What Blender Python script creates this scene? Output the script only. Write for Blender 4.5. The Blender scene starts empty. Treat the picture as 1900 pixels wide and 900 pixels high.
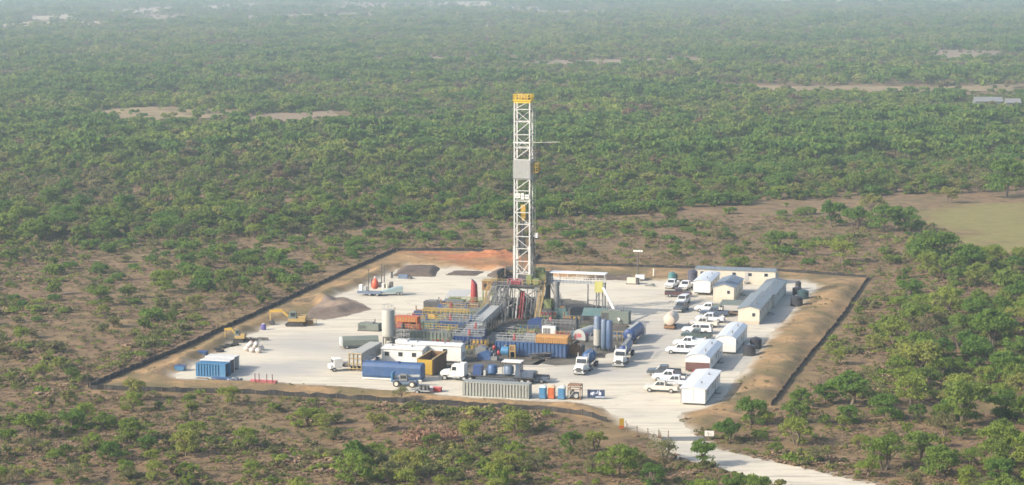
import bpy, bmesh, math, random
import numpy as np
from mathutils import Vector, Matrix, noise as mnoise

R = math.radians
sc = bpy.context.scene
COL = sc.collection
rnd = random.Random(7)

# ------------------------------------------------------------------ camera
F, HC = 3800.0, 76.0                      # focal length in photo pixels (1900 wide), camera height in metres
PITCH = math.atan(510.0 / F)
cd = bpy.data.cameras.new('camera'); cam = bpy.data.objects.new('camera', cd); COL.objects.link(cam)
cam.location = (0, 0, HC); cam.rotation_euler = (math.pi / 2 - PITCH, 0, 0)
cd.sensor_fit = 'HORIZONTAL'; cd.sensor_width = 36; cd.lens = 36 * F / 1900
cd.clip_start = 1; cd.clip_end = 60000
sc.camera = cam

# ------------------------------------------------------------------ light
SUN_EL, SUN_X, SUN_Y = R(30), -0.90, -0.43
w = bpy.data.worlds.new('World'); sc.world = w; w.use_nodes = True
nt = w.node_tree; bg = nt.nodes['Background']; sky = nt.nodes.new('ShaderNodeTexSky')
sky.sky_type = 'NISHITA'; sky.sun_disc = False; sky.sun_elevation = SUN_EL; sky.sun_rotation = math.atan2(SUN_X, SUN_Y)
sky.air_density = 1.0; sky.dust_density = 3.0; sky.ozone_density = 1.0
nt.links.new(sky.outputs[0], bg.inputs[0]); bg.inputs[1].default_value = 0.13
sd = bpy.data.lights.new('sun', 'SUN'); sun = bpy.data.objects.new('sun', sd); COL.objects.link(sun)
sd.energy = 3.1; sd.angle = R(0.6); sd.color = (1.0, 0.91, 0.78)
tosun = Vector((SUN_X * math.cos(SUN_EL), SUN_Y * math.cos(SUN_EL), math.sin(SUN_EL)))
sun.rotation_euler = tosun.to_track_quat('Z', 'Y').to_euler(); sun.location = (-200, -100, 300)
sc.view_settings.view_transform = 'Standard'; sc.view_settings.look = 'None'
sc.view_settings.exposure = 1.0; sc.view_settings.gamma = 1; sc.view_settings.use_curve_mapping = False
HAZE_DENSITY = 0.00020
sc.render.engine = 'CYCLES'
cy = sc.cycles
cy.max_bounces = 6; cy.diffuse_bounces = 4; cy.glossy_bounces = 2; cy.transmission_bounces = 2; cy.volume_bounces = 0
cy.transparent_max_bounces = 4; cy.use_denoising = True; cy.caustics_reflective = False; cy.caustics_refractive = False
cy.filter_width = 1.6

# ------------------------------------------------------------------ helpers
CP, SP = math.cos(PITCH), math.sin(PITCH)
def P(px, py, z=0.0):
    """the place in the world at height z that the photo shows at pixel px, py (measured on the 1900 x 900 photo)"""
    d = Vector((px - 950, F * CP + (450 - py) * SP, -F * SP + (450 - py) * CP))
    t = (z - HC) / d.z
    return Vector((d.x * t, d.y * t, z))
def proj(X, Y, Z=0.0):
    dz = Z - HC
    zc = Y * CP - dz * SP
    return 950 + F * X / zc, 450 - F * (Y * SP + dz * CP) / zc

A0 = R(-14.5)                              # the pad's own direction
U = Vector((math.cos(A0), math.sin(A0), 0)); V = Vector((-math.sin(A0), math.cos(A0), 0))

_m = {}
def M(name, rgb, rough=0.6, var=0.12, scale=1.2, metal=0.0, dust=0.045):
    """paint / metal / cloth with uneven tone and some dust"""
    if name in _m: return _m[name]
    m = bpy.data.materials.new(name); m.use_nodes = True; n = m.node_tree; L = n.links
    b = n.nodes['Principled BSDF']; b.inputs['Roughness'].default_value = rough; b.inputs['Metallic'].default_value = metal
    tc = n.nodes.new('ShaderNodeTexCoord'); nz = n.nodes.new('ShaderNodeTexNoise'); nz.inputs['Scale'].default_value = scale; nz.inputs['Detail'].default_value = 4
    mx = n.nodes.new('ShaderNodeMix'); mx.data_type = 'RGBA'
    mx.inputs[6].default_value = (*[c * (1 - var) for c in rgb], 1); mx.inputs[7].default_value = (*[min(1, c * (1 + var)) for c in rgb], 1)
    L.new(tc.outputs['Object'], nz.inputs['Vector']); L.new(nz.outputs[0], mx.inputs[0])
    n2 = n.nodes.new('ShaderNodeTexNoise'); n2.inputs['Scale'].default_value = 0.45; n2.inputs['Detail'].default_value = 5
    L.new(tc.outputs['Object'], n2.inputs['Vector'])
    mr = n.nodes.new('ShaderNodeMapRange'); mr.inputs[1].default_value = 0.45; mr.inputs[2].default_value = 0.75; mr.inputs[4].default_value = dust * 2
    L.new(n2.outputs[0], mr.inputs[0])
    m2 = n.nodes.new('ShaderNodeMix'); m2.data_type = 'RGBA'; m2.inputs[7].default_value = (0.42, 0.35, 0.26, 1)
    L.new(mr.outputs[0], m2.inputs[0]); L.new(mx.outputs[2], m2.inputs[6]); L.new(m2.outputs[2], b.inputs['Base Color'])
    _m[name] = m
    return m

WHITE = M('white_paint', (0.62, 0.61, 0.575), 0.45)
CREAM = M('cream_siding', (0.50, 0.455, 0.37), 0.6)
CARWHITE = M('white_car_paint', (0.66, 0.66, 0.65), 0.3, 0.06)
CARTAN = M('dusty_white_car_paint', (0.52, 0.49, 0.43), 0.35, 0.08)
SILVER = M('silver_car_paint', (0.55, 0.57, 0.60), 0.3, 0.05)
CARGREEN = M('dark_green_car_paint', (0.05, 0.075, 0.07), 0.3, 0.1)
CARGREY = M('dark_grey_car_paint', (0.07, 0.085, 0.10), 0.3, 0.1)
CARRED = M('dark_red_car_paint', (0.10, 0.045, 0.045), 0.35, 0.1)
CARBLUE = M('dark_blue_car_paint', (0.06, 0.085, 0.13), 0.3, 0.1)
GLASS = M('dark_window_glass', (0.03, 0.035, 0.04), 0.08, 0.1, dust=0.0)
BLACK = M('black_rubber', (0.022, 0.022, 0.023), 0.8, 0.2)
DARK = M('dark_steel', (0.06, 0.06, 0.062), 0.6, 0.25)
STEEL = M('grey_steel', (0.17, 0.175, 0.175), 0.5, 0.2)
LSTEEL = M('light_grey_steel', (0.32, 0.33, 0.32), 0.45, 0.15)
BLUE = M('blue_paint', (0.028, 0.074, 0.18), 0.5, 0.22)
DBLUE = M('deep_blue_paint', (0.022, 0.05, 0.15), 0.45, 0.2)
LBLUE = M('sky_blue_paint', (0.045, 0.16, 0.30), 0.5, 0.15)
SLATE = M('slate_blue_roof', (0.155, 0.185, 0.21), 0.55, 0.15)
PALEROOF = M('pale_metal_roof', (0.50, 0.53, 0.56), 0.4, 0.07)
YELLOW = M('yellow_paint', (0.42, 0.27, 0.03), 0.5, 0.15)
TANYEL = M('faded_yellow_paint', (0.34, 0.235, 0.085), 0.6, 0.2)
ORANGE = M('orange_paint', (0.42, 0.10, 0.025), 0.5, 0.12)
RED = M('red_paint', (0.26, 0.025, 0.027), 0.5, 0.15)
PINK = M('faded_red_paint', (0.36, 0.09, 0.10), 0.6, 0.2)
RUST = M('rusty_brown_steel', (0.20, 0.11, 0.05), 0.8, 0.3)
MAROON = M('maroon_panel', (0.10, 0.04, 0.035), 0.6, 0.2)
TEAL = M('teal_cover', (0.07, 0.13, 0.13), 0.7, 0.2)
GREYGREEN = M('grey_green_tarp', (0.125, 0.15, 0.13), 0.8, 0.2)
MOSS = M('olive_machine_paint', (0.16, 0.19, 0.07), 0.6, 0.25)
POLY = M('black_plastic', (0.03, 0.03, 0.035), 0.45, 0.2)
BEIGETANK = M('beige_tank_paint', (0.50, 0.41, 0.33), 0.5, 0.1)
SILOGREY = M('silo_grey_paint', (0.35, 0.34, 0.30), 0.5, 0.12)
BLUEGREY = M('blue_grey_tank_paint', (0.10, 0.14, 0.21), 0.45, 0.15)
CONT = M('grey_container_paint', (0.27, 0.28, 0.25), 0.55, 0.12)
BAG = M('white_woven_sack', (0.50, 0.45, 0.41), 0.9, 0.12)
FABRIC = M('black_silt_cloth', (0.018, 0.018, 0.019), 0.9, 0.25, dust=0.05)
WOOD = M('weathered_wood', (0.17, 0.12, 0.08), 0.85, 0.3)
MASTW = M('dull_white_mast_paint', (0.50, 0.50, 0.48), 0.5, 0.15)
BARK = M('grey_brown_bark', (0.13, 0.10, 0.075), 0.9, 0.25)

class MB:
    """collects boxes, bars and tubes; build() links them as ONE mesh object"""
    def __init__(s): s.v = []; s.f = []
    def hexa(s, p):
        n = len(s.v); s.v += [tuple(q) for q in p]
        s.f += [[n + i for i in q] for q in ((0, 3, 2, 1), (4, 5, 6, 7), (0, 1, 5, 4), (1, 2, 6, 5), (2, 3, 7, 6), (3, 0, 4, 7))]
        return s
    def box(s, x0, x1, y0, y1, z0, z1):
        return s.hexa([(x0, y0, z0), (x1, y0, z0), (x1, y1, z0), (x0, y1, z0), (x0, y0, z1), (x1, y0, z1), (x1, y1, z1), (x0, y1, z1)])
    def taper(s, b, t, z0, z1):
        (x0, x1, y0, y1), (a0, a1, c0, c1) = b, t
        return s.hexa([(x0, y0, z0), (x1, y0, z0), (x1, y1, z0), (x0, y1, z0), (a0, c0, z1), (a1, c0, z1), (a1, c1, z1), (a0, c1, z1)])
    def cyl(s, a, b, r, r2=None, n=10):
        a, b = Vector(a), Vector(b); r2 = r if r2 is None else r2
        d = (b - a).normalized(); x = d.orthogonal().normalized(); y = d.cross(x)
        k = len(s.v)
        for c, q in ((a, r), (b, r2)):
            for i in range(n):
                t = 2 * math.pi * i / n
                s.v.append(tuple(c + (x * math.cos(t) + y * math.sin(t)) * q))
        for i in range(n): s.f.append([k + i, k + (i + 1) % n, k + n + (i + 1) % n, k + n + i])
        s.f.append([k + i for i in range(n)][::-1]); s.f.append([k + n + i for i in range(n)])
        return s
    def bar(s, a, b, r=0.06): return s.cyl(a, b, r, n=5)
    def lathe(s, prof, n=14, c=(0, 0)):
        """prof: (radius, z) from bottom to top, about the vertical through c"""
        k = len(s.v)
        for r, z in prof:
            for i in range(n):
                t = 2 * math.pi * i / n
                s.v.append((c[0] + r * math.cos(t), c[1] + r * math.sin(t), z))
        for j in range(len(prof) - 1):
            for i in range(n):
                s.f.append([k + j * n + i, k + j * n + (i + 1) % n, k + (j + 1) * n + (i + 1) % n, k + (j + 1) * n + i])
        s.f.append([k + i for i in range(n)][::-1]); e = k + (len(prof) - 1) * n; s.f.append([e + i for i in range(n)])
        return s
    def lathex(s, prof, n=14, y=0, z=0):
        """the same about a level axis along x; prof: (radius, x)"""
        k = len(s.v)
        for r, x in prof:
            for i in range(n):
                t = 2 * math.pi * i / n
                s.v.append((x, y + r * math.cos(t), z + r * math.sin(t)))
        for j in range(len(prof) - 1):
            for i in range(n):
                s.f.append([k + j * n + i, k + j * n + (i + 1) % n, k + (j + 1) * n + (i + 1) % n, k + (j + 1) * n + i])
        s.f.append([k + i for i in range(n)][::-1]); e = k + (len(prof) - 1) * n; s.f.append([e + i for i in range(n)])
        return s
    def prism(s, prof, y0, y1):
        """prof: (x, z) outline, drawn out from y0 to y1"""
        k = len(s.v); n = len(prof)
        s.v += [(x, y0, z) for x, z in prof] + [(x, y1, z) for x, z in prof]
        for i in range(n): s.f.append([k + i, k + (i + 1) % n, k + n + (i + 1) % n, k + n + i])
        s.f.append([k + i for i in range(n)][::-1]); s.f.append([k + n + i for i in range(n)])
        return s
    def prismx(s, prof, x0, x1):
        k = len(s.v); n = len(prof)
        s.v += [(x0, y, z) for y, z in prof] + [(x1, y, z) for y, z in prof]
        for i in range(n): s.f.append([k + i, k + (i + 1) % n, k + n + (i + 1) % n, k + n + i])
        s.f.append([k + i for i in range(n)][::-1]); s.f.append([k + n + i for i in range(n)])
        return s
    def blob(s, c, r, seed=0, n=7, rough=0.2):
        q = random.Random(seed); k = len(s.v); m = n + 2
        for j in range(n):
            ph = -math.pi / 2 + math.pi * (j + 0.5) / n
            for i in range(m):
                t = 2 * math.pi * i / m; g = 1 + q.uniform(-rough, rough)
                s.v.append((c[0] + r[0] * g * math.cos(ph) * math.cos(t), c[1] + r[1] * g * math.cos(ph) * math.sin(t), c[2] + r[2] * g * math.sin(ph)))
        for j in range(n - 1):
            for i in range(m): s.f.append([k + j * m + i, k + j * m + (i + 1) % m, k + (j + 1) * m + (i + 1) % m, k + (j + 1) * m + i])
        s.f.append([k + i for i in range(m)][::-1]); e = k + (n - 1) * m; s.f.append([e + i for i in range(m)])
        return s
    def rail(s, pts, z, h=1.05, post=1.5, r=0.045):
        """handrail along pts at floor height z"""
        for (ax, ay), (bx, by) in zip(pts, pts[1:]):
            L = math.hypot(bx - ax, by - ay); k = max(1, round(L / post))
            for i in range(k + 1):
                t = i / k; s.bar((ax + (bx - ax) * t, ay + (by - ay) * t, z), (ax + (bx - ax) * t, ay + (by - ay) * t, z + h), r)
            for q in (0.55, 1.0): s.bar((ax, ay, z + h * q), (bx, by, z + h * q), r)
        return s
    def mesh(s, name):
        me = bpy.data.meshes.new(name); me.from_pydata(s.v, [], s.f); me.update()
        b = bmesh.new(); b.from_mesh(me); bmesh.ops.recalc_face_normals(b, faces=b.faces); b.to_mesh(me); b.free()
        return me
    def build(s, name, mat, parent=None, smooth=False, bevel=0.0, label=None):
        me = s.mesh(name); me.materials.append(mat)
        o = bpy.data.objects.new(name, me); COL.objects.link(o)
        if parent is not None: o.parent = parent
        if smooth: me.polygons.foreach_set('use_smooth', [True] * len(me.polygons)); smooth_mod(o)
        if bevel:
            m = o.modifiers.new('bevel', 'BEVEL'); m.width = bevel; m.segments = 2; m.limit_method = 'ANGLE'
        if label: o['label'] = label
        return o
def smooth_mod(o):
    me = o.data
    b = bmesh.new(); b.from_mesh(me)
    for e in b.edges:
        if len(e.link_faces) == 2 and e.calc_face_angle(0) > R(40): e.smooth = False
    b.to_mesh(me); b.free()

def tag(o, label, cat, group=None, kind=None):
    if label: o['label'] = label
    if cat: o['category'] = cat
    if group: o['group'] = group
    if kind: o['kind'] = kind
    return o
def thing(name, label, cat, at, rot=A0, group=None, half=0.0):
    """an Empty at the thing's base; at = photo pixel of its base (middle of the near edge when half is its half depth)"""
    o = bpy.data.objects.new(name, None); COL.objects.link(o)
    p = P(*at) if len(at) == 2 else Vector(at)
    p = p + V * half
    o.location = p; o.rotation_euler = (0, 0, rot); o.empty_display_size = 0.5
    return tag(o, label, cat, group)
def structure(o): o['kind'] = 'structure'; return o
def dup(root, loc, rot, label, mats=None, group=None):
    """a copy of a thing with copies of its parts and sub-parts; mats swaps materials by name"""
    def cp(o, par):
        c = o.copy(); COL.objects.link(c); c.parent = par
        if mats and c.type == 'MESH':
            for sl in c.material_slots:
                if sl.material and sl.material.name in mats:
                    t = mats[sl.material.name]; sl.link = 'OBJECT'; sl.material = t
        for ch in list(o.children): cp(ch, c)
        return c
    c = cp(root, None); c.location = loc; c.rotation_euler = (0, 0, rot); c['label'] = label
    if group: c['group'] = group
    return c

# ------------------------------------------------------------------ land: outlines measured on the photo, turned into places on the ground
def W2(pts): return np.array([P(x, y)[:2] for x, y in pts])
FENCE_PX = [(165, 720), (735, 465), (950, 468), (1000, 490), (1290, 499), (1440, 503), (1610, 516), (1430, 753), (1270, 803), (1166, 800), (1130, 782), (1000, 761), (880, 755), (750, 748), (600, 738), (450, 731)]
GRAVEL_PX = [(318, 697), (352, 684), (388, 664), (430, 640), (462, 622), (500, 606), (535, 598), (585, 590), (640, 584), (690, 572), (640, 566), (622, 550), (690, 526),
             (722, 508), (735, 500), (770, 497), (860, 500), (950, 507), (1060, 518), (1180, 521), (1290, 524), (1400, 522), (1470, 522), (1512, 527), (1516, 535), (1495, 552), (1462, 585),
             (1440, 607), (1408, 645), (1385, 680), (1360, 708), (1345, 738), (1300, 758), (1264, 766), (1256, 776), (1180, 784), (1150, 776), (1122, 757), (1080, 748),
             (980, 743), (860, 737), (760, 727), (680, 721), (600, 715), (520, 710), (450, 706), (380, 704), (325, 702)]
ROAD_PX_L = [(1140, 768), (1166, 786), (1200, 800), (1232, 814), (1246, 832), (1262, 850), (1330, 872), (1420, 893), (1520, 915), (1640, 950)]
ROAD_PX_R = [(1262, 764), (1258, 774), (1268, 788), (1284, 803), (1298, 815), (1322, 831), (1390, 848), (1480, 866), (1590, 893), (1760, 930)]
ROAD_PX = ROAD_PX_L + ROAD_PX_R[::-1]
FIELD_PX = [(1690, 398), (1780, 384), (1960, 366), (1990, 470), (1900, 478), (1820, 470), (1750, 425)]
FENCE, GRAVEL, ROADP, FIELD = W2(FENCE_PX), W2(GRAVEL_PX), W2(ROAD_PX), W2(FIELD_PX)

def inside(X, Y, poly):
    r = np.zeros(np.shape(X), bool); n = len(poly)
    for i in range(n):
        x0, y0 = poly[i]; x1, y1 = poly[(i + 1) % n]
        if y0 == y1: continue
        c = ((y0 > Y) != (y1 > Y)) & (X < (x1 - x0) * (Y - y0) / (y1 - y0) + x0)
        r ^= c
    return r
def segdist(X, Y, a, b):
    d = b - a; t = np.clip(((X - a[0]) * d[0] + (Y - a[1]) * d[1]) / (d @ d), 0, 1)
    return np.hypot(X - a[0] - t * d[0], Y - a[1] - t * d[1])
def polydist(X, Y, poly, closed=True):
    n = len(poly); m = np.full(np.shape(X), 1e9)
    for i in range(n if closed else n - 1): m = np.minimum(m, segdist(X, Y, poly[i], poly[(i + 1) % n]))
    return m
_grids = {}
def vnoise(X, Y, s, seed):
    """smooth value noise, -1..1"""
    if seed not in _grids: _grids[seed] = np.random.default_rng(seed).uniform(-1, 1, (256, 256))
    g = _grids[seed]; x, y = np.asarray(X) / s, np.asarray(Y) / s
    i, j = np.floor(x).astype(int), np.floor(y).astype(int); u, v = x - i, y - j
    u, v = u * u * (3 - 2 * u), v * v * (3 - 2 * v)
    q = lambda a, b: g[a % 256, b % 256]
    return (q(i, j) * (1 - u) + q(i + 1, j) * u) * (1 - v) + (q(i, j + 1) * (1 - u) + q(i + 1, j + 1) * u) * v

# sides of the fence: which bank stands there (height of the ridge, its distance from the gravel, its width)
SIDES = [((0,), 1.25, 3.4, 1.7), ((1, 2), 1.5, 5.0, 3.0), ((3, 4, 5), 0.7, 3.0, 2.0), ((6,), 1.1, 6.5, 4.0), ((7, 8), 0.6, 3.0, 2.5), ((9, 10, 11, 12, 13, 14, 15), 0.35, 2.2, 1.5)]
def land(X, Y):
    """height of the ground and its masks: graded dirt, clay, spilled gravel, grass"""
    X, Y = np.asarray(X, float), np.asarray(Y, float)
    fin = inside(X, Y, FENCE); gin = inside(X, Y, GRAVEL); rin = inside(X, Y, ROADP)
    z = np.zeros(X.shape); dirt = np.zeros(X.shape); clay = np.zeros(X.shape); spill = np.zeros(X.shape); grass = np.zeros(X.shape)
    near = (np.abs(X) < 200) & (Y > 285) & (Y < 660)
    if near.any():
        x, y = X[near], Y[near]
        dg = polydist(x, y, GRAVEL); dg = np.where(gin[near], 0, dg); dr = polydist(x, y, ROADP); dr = np.where(rin[near], 0, dr); df = polydist(x, y, FENCE)
        ws = []; hs = []
        for segs, h, off, wd in SIDES:
            d = np.min([segdist(x, y, FENCE[i], FENCE[(i + 1) % len(FENCE)]) for i in segs], axis=0)
            ws.append(np.exp(-d / 5.0)); hs.append(h * np.exp(-((dg - off) / wd) ** 2))
        ws = np.array(ws); hs = np.array(hs); h = (ws * hs).sum(0) / ws.sum(0)
        k = np.clip(dg / 1.5, 0, 1) * np.clip(df / 2.0, 0, 1) * np.clip((dr - 1) / 3, 0, 1) * fin[near]
        h = h * (0.8 + 0.35 * vnoise(x, y, 5, 1)) + 0.10 * (vnoise(x, y, 2.2, 2) + 1)
        z[near] = (h + 0.9 * (ws[1] / ws.sum(0)) * np.maximum(vnoise(x, y, 4.5, 41) + 0.5 * vnoise(x, y, 1.8, 42), 0)) * k
        nz = 1.2 * vnoise(x, y, 3, 5) + 0.8 * vnoise(x, y, 1.2, 6)
        dirt[near] = np.clip((np.where(fin[near], df, -df) + nz * 0.6) / 1.5 + 0.5, 0, 1)
        wc = ws[1] / ws.sum(0)
        clay[near] = np.clip(wc * (1.2 + 0.8 * vnoise(x, y, 7, 9)) - 0.35, 0, 1) * fin[near]
        spill[near] = np.exp(-np.maximum(np.minimum(dg, dr) + nz * 0.8, 0) / 1.3)
        gf = inside(x, y, FIELD); dfl = polydist(x, y, FIELD)
        grass[near] = np.clip(np.where(gf, dfl, -dfl) / 14 + 0.45 + 0.8 * vnoise(x, y, 9, 11), 0, 1)
    return z, dirt, clay, spill, grass

def axis(fine0, fine1, step, lo, hi):
    a = list(np.arange(fine0, fine1 + 1e-6, step)); s = step; p = fine1
    while p < hi: s *= 1.35; p += s; a.append(p)
    s = step; p = fine0; b = []
    while p > lo: s *= 1.35; p -= s; b.append(p)
    return np.array(b[::-1] + a)
def build_ground():
    xs = axis(-165, 178, 0.95, -15000, 15000); ys = axis(292, 640, 0.95, -15000, 16000)
    X, Y = np.meshgrid(xs, ys); z, dirt, clay, spill, grass = land(X, Y)
    nx, ny = len(xs), len(ys)
    co = np.stack([X, Y, z], -1).reshape(-1, 3).astype(np.float32)
    i = np.arange(nx * ny).reshape(ny, nx)
    q = np.stack([i[:-1, :-1], i[:-1, 1:], i[1:, 1:], i[1:, :-1]], -1).reshape(-1, 4).astype(np.int32)
    me = bpy.data.meshes.new('ground'); me.vertices.add(len(co)); me.vertices.foreach_set('co', co.ravel())
    me.loops.add(q.size); me.loops.foreach_set('vertex_index', q.ravel())
    me.polygons.add(len(q)); me.polygons.foreach_set('loop_start', np.arange(0, q.size, 4, dtype=np.int32))
    me.update(calc_edges=True); me.validate()
    me.polygons.foreach_set('use_smooth', [True] * len(me.polygons))
    for nm, a in (('dirt', dirt), ('clay', clay), ('spill', spill), ('grass', grass)):
        at = me.attributes.new(nm, 'FLOAT', 'POINT'); at.data.foreach_set('value', a.ravel().astype(np.float32))
    o = bpy.data.objects.new('ground', me); COL.objects.link(o); me.materials.append(ground_material()); structure(o)
    return o
def nodes_of(name):
    m = bpy.data.materials.new(name); m.use_nodes = True; n = m.node_tree
    b = n.nodes['Principled BSDF']; b.inputs['Roughness'].default_value = 0.95
    if 'Specular IOR Level' in b.inputs: b.inputs['Specular IOR Level'].default_value = 0.15
    return m, n, b
def noise_node(n, vec, scale, detail=4, rough=0.55, dist=0.0):
    z = n.nodes.new('ShaderNodeTexNoise'); z.inputs['Scale'].default_value = scale; z.inputs['Detail'].default_value = detail; z.inputs['Roughness'].default_value = rough; z.inputs['Distortion'].default_value = dist
    n.links.new(vec, z.inputs['Vector']); return z.outputs[0]
def ramp(n, fac, stops):
    r = n.nodes.new('ShaderNodeValToRGB'); n.links.new(fac, r.inputs[0]); e = r.color_ramp.elements
    while len(e) < len(stops): e.new(0.5)
    for k, (p, c) in zip(e, stops): k.position = p; k.color = (*c, 1)
    return r.outputs[0]
def mix(n, fac, a, b, mode='MIX'):
    m = n.nodes.new('ShaderNodeMix'); m.data_type = 'RGBA'; m.blend_type = mode
    for s, v in ((0, fac), (6, a), (7, b)):
        if isinstance(v, (int, float)): m.inputs[s].default_value = v
        elif isinstance(v, tuple): m.inputs[s].default_value = (*v, 1)
        else: n.links.new(v, m.inputs[s])
    return m.outputs[2]
def maprange(n, v, a, b, c=0.0, d=1.0):
    m = n.nodes.new('ShaderNodeMapRange'); n.links.new(v, m.inputs[0])
    for i, q in zip((1, 2, 3, 4), (a, b, c, d)): m.inputs[i].default_value = q
    return m.outputs[0]
def attr(n, name):
    a = n.nodes.new('ShaderNodeAttribute'); a.attribute_name = name; return a.outputs['Fac']
def bump(n, b, h, s, d):
    k = n.nodes.new('ShaderNodeBump'); k.inputs['Strength'].default_value = s; k.inputs['Distance'].default_value = d
    n.links.new(h, k.inputs['Height']); n.links.new(k.outputs[0], b.inputs['Normal'])
def ground_material():
    m, n, b = nodes_of('scrubland_soil')
    tc = n.nodes.new('ShaderNodeTexCoord').outputs['Object']
    big = noise_node(n, tc, 0.035, 5, 0.6, 0.5); mid = noise_node(n, tc, 0.22, 6, 0.65, 0.4); fine = noise_node(n, tc, 1.6, 5, 0.7)
    soil = ramp(n, mid, [(0.28, (0.060, 0.042, 0.027)), (0.42, (0.140, 0.092, 0.056)), (0.56, (0.215, 0.140, 0.076)), (0.72, (0.30, 0.205, 0.11))])
    greenish = ramp(n, fine, [(0.3, (0.075, 0.072, 0.030)), (0.7, (0.170, 0.160, 0.060))])
    gf = n.nodes.new('ShaderNodeMath'); gf.operation = 'MULTIPLY'; n.links.new(maprange(n, big, 0.40, 0.64, 0.05, 0.8), gf.inputs[0]); n.links.new(maprange(n, fine, 0.35, 0.65), gf.inputs[1])
    base = mix(n, gf.outputs[0], soil, greenish)
    spots = noise_node(n, tc, 0.7, 6, 0.75, 0.8)
    base = mix(n, maprange(n, spots, 0.60, 0.72, 0, 0.75), base, (0.075, 0.060, 0.042))
    # graded dirt of the bank
    dn = noise_node(n, tc, 0.16, 6, 0.6, 1.0); df = noise_node(n, tc, 0.9, 5, 0.65)
    dirt = ramp(n, dn, [(0.28, (0.120, 0.092, 0.050)), (0.42, (0.205, 0.145, 0.080)), (0.56, (0.32, 0.205, 0.10)), (0.8, (0.40, 0.265, 0.14))])
    dirt = mix(n, maprange(n, df, 0.52, 0.72, 0, 0.6), dirt, (0.115, 0.090, 0.045))
    ol = noise_node(n, tc, 0.055, 4, 0.6, 0.8); dirt = mix(n, maprange(n, ol, 0.46, 0.62, 0, 0.8), dirt, ramp(n, df, [(0.3, (0.085, 0.078, 0.035)), (0.7, (0.165, 0.135, 0.065))]))
    dirt = mix(n, attr(n, 'clay'), dirt, ramp(n, df, [(0.3, (0.28, 0.10, 0.045)), (0.7, (0.46, 0.20, 0.09))]))
    base = mix(n, attr(n, 'dirt'), base, dirt)
    gr = ramp(n, mid, [(0.3, (0.155, 0.150, 0.050)), (0.55, (0.21, 0.185, 0.068)), (0.8, (0.26, 0.19, 0.085))])
    gr = mix(n, maprange(n, spots, 0.5, 0.7, 0, 0.6), gr, (0.21, 0.15, 0.075)); gr = mix(n, maprange(n, fine, 0.55, 0.75, 0, 0.5), gr, (0.085, 0.10, 0.035))
    base = mix(n, attr(n, 'grass'), base, gr)
    base = mix(n, maprange(n, attr(n, 'spill'), 0.15, 0.9), base, (0.42, 0.37, 0.29))
    n.links.new(base, b.inputs['Base Color']); bump(n, b, fine, 0.55, 0.25)
    return m
build_ground()

def sheet(name, px, z, mat, jit=0.35, step=1.2, seed=1):
    """a flat sheet with an uneven edge"""
    q = random.Random(seed); w = W2(px); out = []
    for i in range(len(w)):
        a, b = w[i], w[(i + 1) % len(w)]; k = max(1, int(np.linalg.norm(b - a) / step))
        for j in range(k):
            p = a + (b - a) * j / k; out.append((p[0] + q.gauss(0, jit), p[1] + q.gauss(0, jit * 1.3), z))
    me = bpy.data.meshes.new(name); bm = bmesh.new(); vs = [bm.verts.new(p) for p in out]
    f = bm.faces.new(vs); bmesh.ops.triangulate(bm, faces=[f]); bmesh.ops.recalc_face_normals(bm, faces=bm.faces)
    for t in bm.faces:
        if t.normal.z < 0: t.normal_flip()
    bm.to_mesh(me); bm.free(); me.materials.append(mat)
    o = bpy.data.objects.new(name, me); COL.objects.link(o); return structure(o)
def gravel_material():
    m, n, b = nodes_of('crushed_limestone')
    tc = n.nodes.new('ShaderNodeTexCoord').outputs['Object']
    mp = n.nodes.new('ShaderNodeMapping'); mp.inputs['Rotation'].default_value = (0, 0, R(-35)); mp.inputs['Scale'].default_value = (0.35, 1.0, 1.0); n.links.new(tc, mp.inputs[0])
    big = noise_node(n, mp.outputs[0], 0.055, 5, 0.6, 1.2); st = noise_node(n, mp.outputs[0], 0.5, 5, 0.6, 0.5); fine = noise_node(n, tc, 2.0, 5, 0.7)
    c = ramp(n, big, [(0.30, (0.40, 0.38, 0.33)), (0.46, (0.525, 0.482, 0.388)), (0.75, (0.59, 0.532, 0.418))])
    c = mix(n, maprange(n, st, 0.52, 0.68, 0, 0.5), c, (0.33, 0.295, 0.24))
    c = mix(n, maprange(n, st, 0.30, 0.42, 0.5, 0), c, (0.56, 0.52, 0.44))
    c = mix(n, maprange(n, fine, 0.5, 0.8, 0, 0.35), c, (0.30, 0.26, 0.20))
    for turn, seed in ((-14, 0), (58, 3), (20, 7)):      # wheel tracks
        m2 = n.nodes.new('ShaderNodeMapping'); m2.inputs['Rotation'].default_value = (0, 0, R(turn)); m2.inputs['Location'].default_value = (seed, seed, 0); m2.inputs['Scale'].default_value = (0.045, 1.0, 1.0); n.links.new(tc, m2.inputs[0])
        tk = noise_node(n, m2.outputs[0], 0.9, 3, 0.5, 0.25)
        c = mix(n, maprange(n, tk, 0.60, 0.68, 0, 0.55), c, (0.31, 0.28, 0.23))
    st2 = noise_node(n, tc, 0.35, 4, 0.7, 0.6); c = mix(n, maprange(n, st2, 0.66, 0.74, 0, 0.6), c, (0.22, 0.195, 0.155))
    # greyer where the traffic runs, and in round patches beside the trailers
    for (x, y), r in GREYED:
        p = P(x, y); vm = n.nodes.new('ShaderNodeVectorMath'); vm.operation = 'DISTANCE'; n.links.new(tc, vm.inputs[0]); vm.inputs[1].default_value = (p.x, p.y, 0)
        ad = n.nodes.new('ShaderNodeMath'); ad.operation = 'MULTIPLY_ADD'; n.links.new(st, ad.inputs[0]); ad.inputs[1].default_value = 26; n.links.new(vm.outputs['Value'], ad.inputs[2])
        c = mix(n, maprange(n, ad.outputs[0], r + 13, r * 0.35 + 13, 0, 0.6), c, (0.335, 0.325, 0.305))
    n.links.new(c, b.inputs['Base Color']); bump(n, b, fine, 0.4, 0.12); return m
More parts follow.
